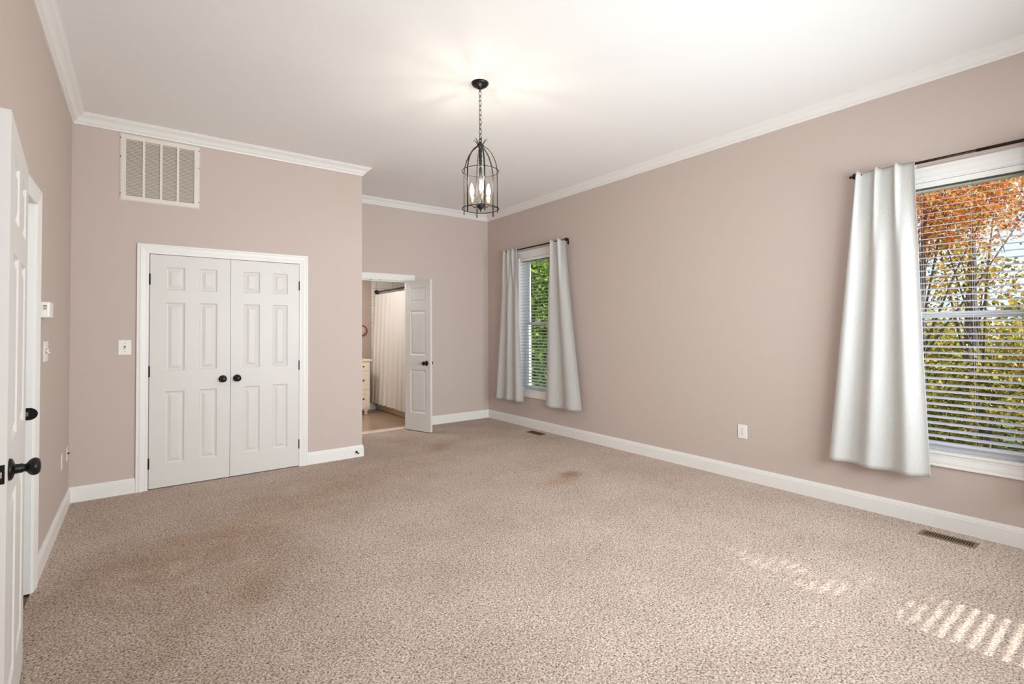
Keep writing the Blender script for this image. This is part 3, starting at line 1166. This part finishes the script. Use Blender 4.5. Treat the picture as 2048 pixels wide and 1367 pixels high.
# ------------------------------------------------------------------ wall plates
def plate_frame(label, name, cat, loc, rz, w, h, material, group=None):
    root = thing(name, label, cat, loc, rz, group)
    mb = MB()
    mb.box((-w / 2, -0.006, -h / 2), (w / 2, 0, h / 2), 0.0035, 3)
    mb.build('plate', material, root)
    return root


def toggle(root, x, upward=True):
    mb = MB()
    mb.box((x - 0.006, -0.0068, -0.013), (x + 0.006, -0.0058, 0.013))
    mb.build('slot', M_SLOT, root)
    mb = MB()
    s_ = 1 if upward else -1
    mb.tube([(x, -0.004, 0.0), (x, -0.012, 0.005 * s_), (x, -0.020, 0.011 * s_)], [0.0052, 0.0045, 0.0035], 8)
    mb.build('toggle', M_PLASTIC, root)


def screws(root, pts):
    for x, z in pts:
        mb = MB()
        mb.lathe([(0.0032, 0.0), (0.0028, 0.001), (0.0005, 0.0012)], (x, -0.0058, z), (0, -1, 0), 10)
        mb.build('screw', M_SLOT, root)


s1 = plate_frame('white single toggle light switch left of the closet doors', 'light_switch', 'light switch', (-0.1045, YC, 1.238), 0, 0.089, 0.126, M_PLASTIC)
toggle(s1, 0.0, False)
screws(s1, [(0, 0.033), (0, -0.033)])
# left wall: the plate looks along +X
RZL = PI / 2
s2 = plate_frame('white double toggle light switch beside the entry doorway', 'light_switch', 'light switch', (XL, 4.045, 1.256), RZL, 0.150, 0.122, M_PLASTIC)
toggle(s2, -0.023, True)
toggle(s2, 0.023, False)


def outlet(label, loc, rz, w, h, material, group=None):
    r = plate_frame(label, 'wall_outlet', 'outlet', loc, rz, w, h, material, group)
    for s_ in (-1, 1):
        mb = MB()
        zc = s_ * 0.0195
        pts = []
        for q in range(24):
            th = 2 * PI * q / 24
            x, z = 0.0172 * math.cos(th), 0.0172 * math.sin(th)
            z = max(-0.0142, min(0.0142, z))
            pts.append((x, z))
        V = mb.grid([[(x, -0.0058, zc + z) for x, z in pts], [(x * .97, -0.0078, zc + z * .97) for x, z in pts]], False, close_u=True)
        mb.bm.faces.new(V[1])
        f = mb.build('receptacle', material, r)
        mb = MB()
        for x in (-0.0063, 0.0063):
            mb.box((x - 0.0012, -0.0083, zc - 0.001), (x + 0.0012, -0.0077, zc + 0.0075))
        mb.lathe([(0.0026, 0.0), (0.0026, 0.0006)], (0, -0.0077, zc - 0.0075), (0, -1, 0), 10)
        mb.build('slots', M_SLOT, f)
    screws(r, [(0, 0)])
    return r


outlet('white wall outlet on the window wall between the two windows', (XR, 2.375, 0.434), -PI / 2, 0.086, 0.125, M_PLASTIC)
outlet('almond wall outlet on the left wall, nearer the doorway', (XL, 4.875, 0.430), RZL, 0.075, 0.115, M_ALMOND, 'almond wall plates')
o2 = plate_frame('almond cable wall plate with a small metal stud, nearer the closet corner', 'cable_jack', 'wall plate', (XL, 5.205, 0.425), RZL, 0.075, 0.115, M_ALMOND, 'almond wall plates')
mb = MB()
mb.lathe([(0.0065, 0.0), (0.0065, 0.004), (0.0045, 0.004), (0.0045, 0.014)], (0, -0.006, 0), (0, -1, 0), 12)
mb.build('connector', M_BRONZE, o2)

# small sounder box by the doorway
al = thing('door_alarm', 'small white plastic door alarm with dark sound slots on the left wall', 'alarm', (XL, 3.905, 1.498), RZL)
mb = MB()
mb.box((-0.075, -0.043, -0.046), (0.065, 0, 0.046), 0.010, 4)
body = mb.build('body', M_PLASTIC, al)
mb = MB()
for q in range(4):
    mb.box((-0.0758, -0.030 + 0.002 * (q == 3), 0.022 - q * 0.0068), (-0.0745, -0.014, 0.025 - q * 0.0068))
mb.build('sound_slots', M_SLOT, body)
mb = MB()
mb.box((0.062, -0.030, -0.036), (0.130, 0, 0.038), 0.005, 3)
mb.build('side_cover', M_PLASTIC, al)
mb = MB()
mb.box((0.070, -0.0345, -0.026), (0.118, -0.028, 0.030), 0.003, 2)
mb.build('flap', M_PLASTIC, al)

# door stop on the baseboard
ds = thing('door_stop', 'small black door stop post on the baseboard by the closet corner', 'door stop', (1.881, YC - 0.015, 0.058))
mb = MB()
mb.lathe([(0.0125, 0.0), (0.0125, 0.003), (0.008, 0.006), (0.005, 0.009), (0.005, 0.058)], (0, 0, 0), (0.0, -1, -0.06), 16)
mb.build('post', M_BLACK, ds)
mb = MB()
mb.lathe([(0.006, 0.056), (0.0075, 0.058), (0.0075, 0.067), (0.005, 0.070), (0.001, 0.0705)], (0, 0, 0), (0.0, -1, -0.06), 14)
mb.build('rubber_tip', M_BLACK, ds)


# ------------------------------------------------------------------ floor registers
def register(label, cx, cy, lx_, ly_, material):
    r = thing('floor_register', label, 'floor vent', (cx, cy, 0.0), 0, 'brown floor registers')
    hx_, hy_ = lx_ / 2, ly_ / 2
    mb = MB()
    mb.box((-hx_ + 0.01, -hy_ + 0.01, 0.0005), (hx_ - 0.01, hy_ - 0.01, 0.0015))
    mb.build('duct', M_REGD, r)
    mb = MB()
    mb.sweep([(-hx_, -hy_, 0.0), (hx_, -hy_, 0.0), (hx_, hy_, 0.0), (-hx_, hy_, 0.0)], [(0, 0), (0.002, 0.004), (0.016, 0.006), (0.020, 0.003), (0.020, 0)], 1, (0, 0, 1), closed=True)
    mb.build('frame', material, r)
    mb = MB()
    n = 19
    for q in range(n):
        y = -hy_ + 0.022 + (ly_ - 0.044) * (q + 0.5) / n
        mb.box((-hx_ + 0.018, y - 0.0022, 0.0018), (hx_ - 0.018, y + 0.0022, 0.0048))
    mb.build('bars', material, r)
    return r


register('brown slotted floor register by the baseboard under the near window', 4.196, 0.915, 0.118, 0.285, M_REG)
register('brown floor register by the baseboard below the far window curtain', 4.198, 5.100, 0.118, 0.285, mat('dark_register_metal', rgb(88, 70, 52), 0.5, 0.4))

# ------------------------------------------------------------------ hall beyond the entry doorway
mb = MB()
mb.box((-1.75, 2.0, -0.14), (XL, 4.6, -0.008))
struct(mb.build('floor_hall', M_WOOD), 'dark brown wood floor seen through the entry doorway', 'floor')
mb = MB()
mb.box((-1.87, 2.0, 0), (-1.75, 4.6, 2.5))
mb.box((-1.75, 4.6, 0), (XL - 0.12, 4.7, 2.5))
mb.box((-1.75, 1.9, 0), (XL - 0.12, 2.0, 2.5))
struct(mb.build('wall_hall', M_WALL), 'hall walls beyond the entry doorway', 'wall')
mb = MB()
mb.box((-1.87, 1.9, 2.5), (XL - 0.12, 4.7, 2.6))
struct(mb.build('ceiling_hall', M_CEIL), 'hall ceiling beyond the entry doorway', 'ceiling')
hl = bpy.data.lights.new('hall_lamp', 'POINT')
hl.energy = 3
hl.shadow_soft_size = 0.1
hl.color = (1, 0.93, 0.84)
ho = bpy.data.objects.new('hall_lamp', hl)
COL.objects.link(ho)
ho.location = (-1.1, 3.2, 2.3)

# ------------------------------------------------------------------ bathroom
BY0, BY1 = YB + 0.12, 8.378
mb = MB()
mb.box((1.2, YB + 0.10, -0.12), (XR, BY1, 0.003))
struct(mb.build('floor_bathroom', M_FLOORTILE), 'tan diagonal tile floor of the bathroom', 'tile floor')
mb = MB()
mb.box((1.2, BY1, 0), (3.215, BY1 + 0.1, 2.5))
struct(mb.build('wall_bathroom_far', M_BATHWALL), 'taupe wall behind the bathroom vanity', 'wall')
mb = MB()
mb.box((3.215, BY1 - 0.010, 0), (XR + 0.1, BY1 + 0.1, 2.5))
struct(mb.build('wall_bathroom_tile', M_WALLTILE), 'white tiled end wall of the bathtub', 'tiled wall')
mb = MB()
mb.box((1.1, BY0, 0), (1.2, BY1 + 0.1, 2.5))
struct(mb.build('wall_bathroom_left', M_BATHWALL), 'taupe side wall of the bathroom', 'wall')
mb = MB()
mb.box((4.10, BY0, 0), (XR + 0.1, BY1 - 0.01, 2.5))
struct(mb.build('wall_bathroom_right', M_WALLTILE), 'white tiled wall along the bathtub', 'tiled wall')
mb = MB()
mb.box((1.1, BY0, 2.5), (XR + 0.1, BY1 + 0.1, 2.6))
struct(mb.build('ceiling_bathroom', M_CEIL), 'bathroom ceiling', 'ceiling')
mb = MB()
mb.box((3.028, BY1 - 0.014, 0.003), (3.285, BY1, 0.115), 0.003)
struct(mb.build('baseboard_bathroom', M_TRIM), 'white baseboard stub between vanity and bathtub', 'baseboard')
bl = bpy.data.lights.new('bathroom_lamp', 'POINT')
bl.energy = 33
bl.shadow_soft_size = 0.22
bl.color = (0.97, 0.985, 0.98)
bo = bpy.data.objects.new('bathroom_lamp', bl)
COL.objects.link(bo)
bo.location = (2.1, 7.3, 2.2)

# bathtub
tub = thing('bathtub', 'built-in bathtub behind the white shower curtain', 'bathtub', (3.30, 7.55, 0.003))
TX0, TX1, TY0, TY1 = 0.0, 0.795, 6.64 - 7.55, BY1 - 0.012 - 7.55
mb = MB()
mb.box((TX0, TY0, 0), (TX0 + 0.07, TY1, 0.36), 0.012)
mb.build('apron', M_TUB, tub)
mb = MB()
mb.sweep([(TX0 + 0.005, TY0, 0.34), (TX1, TY0, 0.34), (TX1, TY1, 0.34), (TX0 + 0.005, TY1, 0.34)], [(0, 0), (0, 0.035), (0.06, 0.035), (0.09, 0.0), (0.13, -0.22), (0.16, -0.30), (0.14, -0.31), (0.05, 0)], 1, (0, 0, 1), closed=True)
mb.box((TX0 + 0.13, TY0 + 0.13, 0.02), (TX1 - 0.13, TY1 - 0.13, 0.045))
mb.build('basin', M_TUB, tub)

# shower rod and curtain
sr = thing('shower_rod', 'black shower curtain rod with round flange in the bathroom', 'shower rod', (3.30, 7.5, 2.037))
mb = MB()
mb.tube([(0, BY0 + 0.001 - 7.5, 0), (0, BY1 - 0.012 - 7.5, 0)], 0.0125, 14)
mb.build('rod', M_BLACK, sr)
for yy, ax in ((BY1 - 0.011 - 7.5, -1), (BY0 - 7.5, 1)):
    mb = MB()
    mb.lathe([(0.036, 0.0), (0.038, 0.008), (0.036, 0.022), (0.028, 0.034), (0.016, 0.040)], (0, yy, 0), (0, ax, 0), 22)
    mb.build('flange', M_BLACK, sr)

sc_ = thing('shower_curtain', 'long white shower curtain hanging on the black rod', 'shower curtain', (3.285, 7.55, 2.0))
mb = MB()
rows = []
nu, nv = 220, 30
ya, yb = 8.335 - 7.55, 6.75 - 7.55
zt_, zb_ = 1.985 - 2.0, 0.135 - 2.0
for j in range(nv + 1):
    t = j / nv
    r = []
    for i in range(nu + 1):
        s_ = i / nu
        a = 0.010 + 0.030 * t ** 1.3
        x = -0.012 - a * (0.5 + 0.5 * math.sin(2 * PI * 10 * s_ + 0.7 * math.sin(3 * s_ * PI))) - 0.045 * t
        y = ya + (yb - ya) * s_ + 0.012 * math.sin(2 * PI * 20 * s_) * t + (0.03 * math.sin(PI * t) - 0.0 * t) * (1 - s_)
        r.append((x, y, zt_ + (zb_ - zt_) * t))
    rows.append(r)
mb.grid(rows, True)
mb.build('cloth', M_SHOWER, sc_, fix=False)
for q in range(12):
    mb = MB()
    y = ya - 0.03 + (yb - ya + 0.06) * q / 11
    mb.torus((0.015, y, 0.022), 0.030, 0.0018, (0, 1, 0.3), 20, 6)
    mb.build('ring', M_STEEL, sc_)

# vanity
va = thing('bathroom_vanity', 'cream bathroom vanity with drawers on bun feet', 'vanity', (2.60, 7.91, 0.003))
VX1 = 3.008 - 2.60
mb = MB()
mb.box((-0.75, 0.0, 0.085), (VX1, BY1 - 7.912, 0.862), 0.002)
mb.build('body', M_CREAM, va)
mb = MB()
mb.box((-0.78, -0.03, 0.862), (VX1 + 0.022, BY1 - 7.912, 0.896), 0.006)
mb.build('counter_top', M_STONE, va)
for (x0, x1, z0, z1) in [(p, q, a, b) for p, q in ((-0.045, 0.176), (0.182, VX1 - 0.010)) for a, b in ((0.714, 0.852), (0.412, 0.707), (0.115, 0.405))]:
    mb = MB()
    mb.box((x0, -0.020, z0), (x1, 0.0, z1), 0.002)
    if z1 - z0 > 0.2:
        mb.sweep([(x0 + 0.045, -0.018, z0 + 0.045), (x1 - 0.045, -0.018, z0 + 0.045), (x1 - 0.045, -0.018, z1 - 0.045), (x0 + 0.045, -0.018, z1 - 0.045)],
                 [(0, -0.001), (0.003, 0.005), (0.010, 0.005), (0.014, -0.001)], 1, (0, -1, 0), closed=True)
    dr = mb.build('drawer', M_CREAM, va)
    mb = MB()
    mb.lathe([(0.006, 0.0), (0.005, 0.012), (0.012, 0.018), (0.013, 0.024), (0.008, 0.029), (0.001, 0.030)], ((x0 + x1) / 2 + 0.0, -0.018, (z0 + z1) / 2), (0, -1, 0), 14)
    mb.build('knob', M_BLACK, dr)
for x in (-0.70, VX1 - 0.055):
    for y in (0.04, 0.40):
        mb = MB()
        mb.lathe([(0.022, 0.0), (0.030, 0.004), (0.033, 0.014), (0.028, 0.026), (0.018, 0.032), (0.020, 0.038), (0.036, 0.050), (0.043, 0.064), (0.040, 0.078), (0.030, 0.0855)], (x, y, 0), (0, 0, 1), 20)
        mb.build('bun_foot', M_CREAM, va)

# round wall mirror over the vanity
mi = thing('round_mirror', 'small round mirror with a thin brown rim over the vanity', 'mirror', (3.045, BY1, 1.362))
mb = MB()
mb.lathe([(0.086, 0.001), (0.086, 0.008), (0.001, 0.009)], (0, 0, 0), (0, -1, 0), 40)
mb.build('glass', mat('mirror_face', rgb(205, 172, 150), 0.25, 0.2), mi)
mb = MB()
mb.torus((0, -0.009, 0), 0.088, 0.0075, (0, 1, 0), 48, 8)
mb.build('rim', mat('copper_brown_rim', rgb(110, 66, 42), 0.35, 0.6), mi)


# ------------------------------------------------------------------ outdoors: ground and trees
def mat_leaf(name, cols, rough=0.6, tr=0.45):
    m = bpy.data.materials.new(name)
    m.use_nodes = True
    n = m.node_tree
    n.nodes.clear()
    o = n.nodes.new('ShaderNodeOutputMaterial')
    g = n.nodes.new('ShaderNodeNewGeometry')
    rp = n.nodes.new('ShaderNodeValToRGB')
    rp.color_ramp.interpolation = 'LINEAR'
    e = rp.color_ramp.elements
    e[0].position, e[0].color = 0.0, cols[0]
    e[1].position, e[1].color = 1.0, cols[-1]
    for i, c in enumerate(cols[1:-1]):
        k = e.new((i + 1) / (len(cols) - 1))
        k.color = c
    d = n.nodes.new('ShaderNodeBsdfDiffuse')
    t = n.nodes.new('ShaderNodeBsdfTranslucent')
    mx = n.nodes.new('ShaderNodeMixShader')
    mx.inputs[0].default_value = tr
    n.links.new(g.outputs['Random Per Island'], rp.inputs[0])
    n.links.new(rp.outputs[0], d.inputs[0])
    n.links.new(rp.outputs[0], t.inputs[0])
    n.links.new(d.outputs[0], mx.inputs[1])
    n.links.new(t.outputs[0], mx.inputs[2])
    n.links.new(mx.outputs[0], o.inputs[0])
    return m


L_ORANGE = mat_leaf('orange_maple_leaves', [rgb(212, 112, 80), rgb(240, 144, 82), rgb(246, 178, 100), rgb(236, 198, 116), rgb(140, 126, 74), rgb(224, 124, 92)])
L_GOLD = mat_leaf('golden_leaves', [rgb(104, 112, 52), rgb(200, 172, 70), rgb(240, 200, 98), rgb(226, 156, 74), rgb(132, 138, 66), rgb(90, 96, 60)])
L_OLIVE = mat_leaf('olive_yellow_leaves', [rgb(78, 86, 38), rgb(170, 164, 66), rgb(236, 214, 98), rgb(112, 120, 48), rgb(222, 180, 78), rgb(92, 96, 46)])
L_GREEN = mat_leaf('green_leaves', [rgb(44, 78, 26), rgb(84, 124, 40), rgb(140, 168, 58), rgb(62, 100, 34), rgb(188, 196, 84)])
M_BARK = mat('grey_bark', rgb(112, 98, 86), 0.9, bump=(14, 0.6, 0.02))
M_GRASS = mat('olive_grass_ground', rgb(112, 118, 62), 0.95, bump=(8, 0.6, 0.05))

gmb = MB()
gmb.grid([[(4.9 + 2.2 * i, -30 + 5 * j, -1.2 - 0.045 * i * 2 + 0.12 * math.sin(i * 1.3 + j)) for j in range(17)] for i in range(20)], True)
struct(gmb.build('ground', M_GRASS), 'olive grass ground falling away outside the windows', 'ground')
gmb = MB()
gmb.grid([[(-30 + 5 * i, -1.2 - 2.0 * j, -1.2) for j in range(8)] for i in range(8)], True)
struct(gmb.build('ground_front', M_GRASS), 'grass ground outside the wall behind the viewpoint', 'ground')


def leaf_cloud(blobs, n, size, seed):
    rng = np.random.default_rng(seed)
    wts = np.array([b[3] * b[4] * b[5] for b in blobs])
    wts = wts / wts.sum()
    which = rng.choice(len(blobs), n, p=wts)
    B = np.array(blobs)
    v = rng.normal(size=(n, 3))
    v /= np.linalg.norm(v, axis=1)[:, None]
    r = rng.random(n) ** 0.45
    # twig clusters inside each blob
    nc = max(10, n // 26)
    cc = rng.normal(size=(nc, 3))
    cc /= np.linalg.norm(cc, axis=1)[:, None]
    cc *= (rng.random(nc) ** 0.45)[:, None]
    pick = rng.integers(0, nc, n)
    u = 0.93 * cc[pick] + rng.normal(size=(n, 3)) * 0.10 * (1.0)
    cpos = B[which, :3] + u * B[which, 3:6]
    s = size * rng.uniform(0.6, 1.3, n)
    a = rng.normal(size=(n, 3))
    a /= np.linalg.norm(a, axis=1)[:, None]
    b = rng.normal(size=(n, 3))
    b -= a * (a * b).sum(1)[:, None]
    b /= np.linalg.norm(b, axis=1)[:, None]
    c = np.cross(a, b)
    verts = np.empty((n, 4, 3))
    verts[:, 0] = cpos - a * s[:, None] * 0.6
    verts[:, 1] = cpos + b * s[:, None] * 0.42 + c * s[:, None] * 0.12
    verts[:, 2] = cpos + a * s[:, None] * 0.6
    verts[:, 3] = cpos - b * s[:, None] * 0.42 + c * s[:, None] * 0.12
    me = bpy.data.meshes.new('foliage')
    me.vertices.add(n * 4)
    me.vertices.foreach_set('co', verts.reshape(-1))
    me.loops.add(n * 4)
    me.loops.foreach_set('vertex_index', np.arange(n * 4))
    me.polygons.add(n)
    me.polygons.foreach_set('loop_start', np.arange(n) * 4)
    me.polygons.foreach_set('loop_total', np.full(n, 4))
    me.update()
    me.validate()
    return me


def tree(label, base, h, blobs, n, size, leaf, seed, trunk_r=0.11, lean=(0, 0), group='trees outside the windows', cat='tree', name='tree', nb=9):
    """base = foot of the trunk; blobs in offsets from the base (x, y, z, rx, ry, rz)"""
    rnd = random.Random(seed)
    root = thing(name, label, cat, base, group=group)
    mb = MB()
    pts, rad = [], []
    for i in range(8):
        t = i / 7
        pts.append((lean[0] * t + 0.06 * math.sin(3 * t + seed), lean[1] * t + 0.06 * math.cos(4 * t + seed), h * t))
        rad.append(trunk_r * (1 - 0.75 * t))
    mb.tube(pts, rad, 9)
    for k in range(nb):
        t = rnd.uniform(0.3, 0.95)
        p = Vector((lean[0] * t, lean[1] * t, h * t))
        b = rnd.choice(blobs)
        e = Vector((b[0] + rnd.uniform(-.8, .8) * b[3], b[1] + rnd.uniform(-.8, .8) * b[4], b[2] + rnd.uniform(-.6, .8) * b[5]))
        m_ = (p + e) / 2 + Vector((rnd.uniform(-.15, .15), rnd.uniform(-.15, .15), rnd.uniform(-.1, .25)))
        mb.tube([p, m_, e], [trunk_r * 0.35 * (1.1 - t), trunk_r * 0.22 * (1.1 - t), 0.006], 6)
    mb.build('trunk', M_BARK, root)
    me = leaf_cloud(blobs, n, size, seed)
    me.materials.append(leaf)
    f = bpy.data.objects.new('foliage', me)
    COL.objects.link(f)
    f.parent = root
    return root


tree('orange red maple with grey trunk, its crown at the top of the near window', (11.2, 3.05, -1.6), 5.4, [(0.2, -0.5, 5.6, 1.5, 1.7, 1.1), (0.0, 0.3, 4.6, 1.3, 1.1, 0.8), (0.3, -1.0, 4.9, 1.0, 0.9, 0.7)], 9500, 0.060, L_ORANGE, 21, 0.10, (0, -0.5))
tree('golden orange tree standing mid distance in the near window', (14.5, 2.85, -1.8), 5.6, [(0, 0.4, 4.4, 1.2, 1.1, 1.0), (0.2, -0.8, 3.9, 1.0, 0.8, 0.8), (0, 0.1, 5.8, 1.3, 1.4, 1.0)], 3400, 0.074, L_GOLD, 22, 0.12, (0, -0.3))
tree('slender grey-trunked tree with few yellow leaves in the near window', (13.0, 2.25, -1.7), 6.2, [(0, 0.1, 4.2, 0.6, 0.6, 0.9), (0, 0.3, 5.8, 0.8, 0.9, 0.9)], 1200, 0.065, L_GOLD, 23, 0.085, (0.1, 0.1))
tree('wide olive yellow tree low behind the near window', (17.5, 3.4, -2.0), 3.6, [(0, 0, 2.6, 1.6, 2.2, 1.5), (0, 1.8, 2.2, 1.5, 1.6, 1.4), (0, -2.0, 2.2, 1.5, 1.6, 1.4), (0, 0, 1.0, 1.6, 3.0, 1.0)], 15000, 0.092, L_OLIVE, 24, 0.12)
tree('yellow leaved sapling in front of the olive tree, near window', (12.2, 2.05, -1.65), 2.6, [(0, 0.1, 1.9, 0.8, 1.0, 0.8), (0.1, 0.7, 1.2, 0.7, 0.8, 0.7)], 3200, 0.068, L_OLIVE, 25, 0.045)
tree('leaning golden sapling at the side of the near window view', (12.8, 1.5, -1.7), 2.8, [(0, 0, 2.1, 0.7, 0.7, 0.8), (0, -0.6, 2.6, 0.8, 0.7, 0.7)], 2600, 0.066, L_GOLD, 26, 0.05, (0.2, 0.4))
tree('far olive wood edge tree beyond the saplings', (27.0, 8.2, -2.6), 4.5, [(0, 0, 3.2, 2.0, 2.6, 2.2), (0, -2.4, 2.6, 1.8, 2.0, 1.8)], 6500, 0.15, L_OLIVE, 27, 0.14)
tree('far olive tree at the lower right of the near window', (22.0, 1.5, -2.4), 4.4, [(0, 0, 3.0, 2.0, 2.8, 2.1), (0, -3.0, 2.6, 1.8, 2.4, 1.8)], 6500, 0.15, L_OLIVE, 28, 0.14)
tree('orange tree further along the slope past the near window', (13.5, -2.2, -1.8), 5.2, [(0, 0, 4.4, 1.6, 1.8, 1.5), (0, 0.6, 2.6, 1.2, 1.4, 1.0)], 3600, 0.11, L_ORANGE, 29, 0.12)
tree('golden tree between the two window views', (12.5, 6.6, -1.7), 5.0, [(0, 0, 4.0, 1.6, 1.9, 1.6), (0, 0, 2.2, 1.2, 1.6, 1.0)], 4200, 0.11, L_GOLD, 30, 0.12)
tree('dense green tree close outside the far window', (8.3, 10.3, -1.4), 4.6, [(0, -0.2, 3.2, 1.3, 1.5, 1.5), (0, 0.9, 2.2, 1.2, 1.3, 1.4), (-0.4, -1.0, 2.2, 1.0, 1.0, 1.1), (0, 0.2, 4.7, 1.3, 1.5, 1.2), (0.1, 0.1, 1.0, 1.2, 1.6, 0.9)], 9500, 0.105, L_GREEN, 31, 0.12, nb=14)
tree('green tree standing behind the dense one outside the far window', (11.0, 13.2, -1.6), 5.4, [(0, 0, 3.4, 2.0, 2.4, 2.0), (0, 0, 5.4, 1.8, 2.0, 1.4), (0, 0, 1.3, 1.8, 2.4, 1.1)], 8500, 0.13, L_GREEN, 32, 0.14)
tree('green tree at the far end of the slope outside the far window', (14.5, 18.0, -1.9), 5.6, [(0, 0, 3.6, 2.4, 3.0, 2.4), (0, 0, 1.4, 2.2, 3.0, 1.4)], 6000, 0.15, L_GREEN, 33, 0.14)
tree('leafy tree outside the window behind the viewpoint', (4.6, -6.3, -1.2), 7.0, [(-1.25, 0.2, 7.93, 1.4, 0.8, 0.80)], 2400, 0.12, L_GOLD, 34, 0.12, (-0.3, 0))
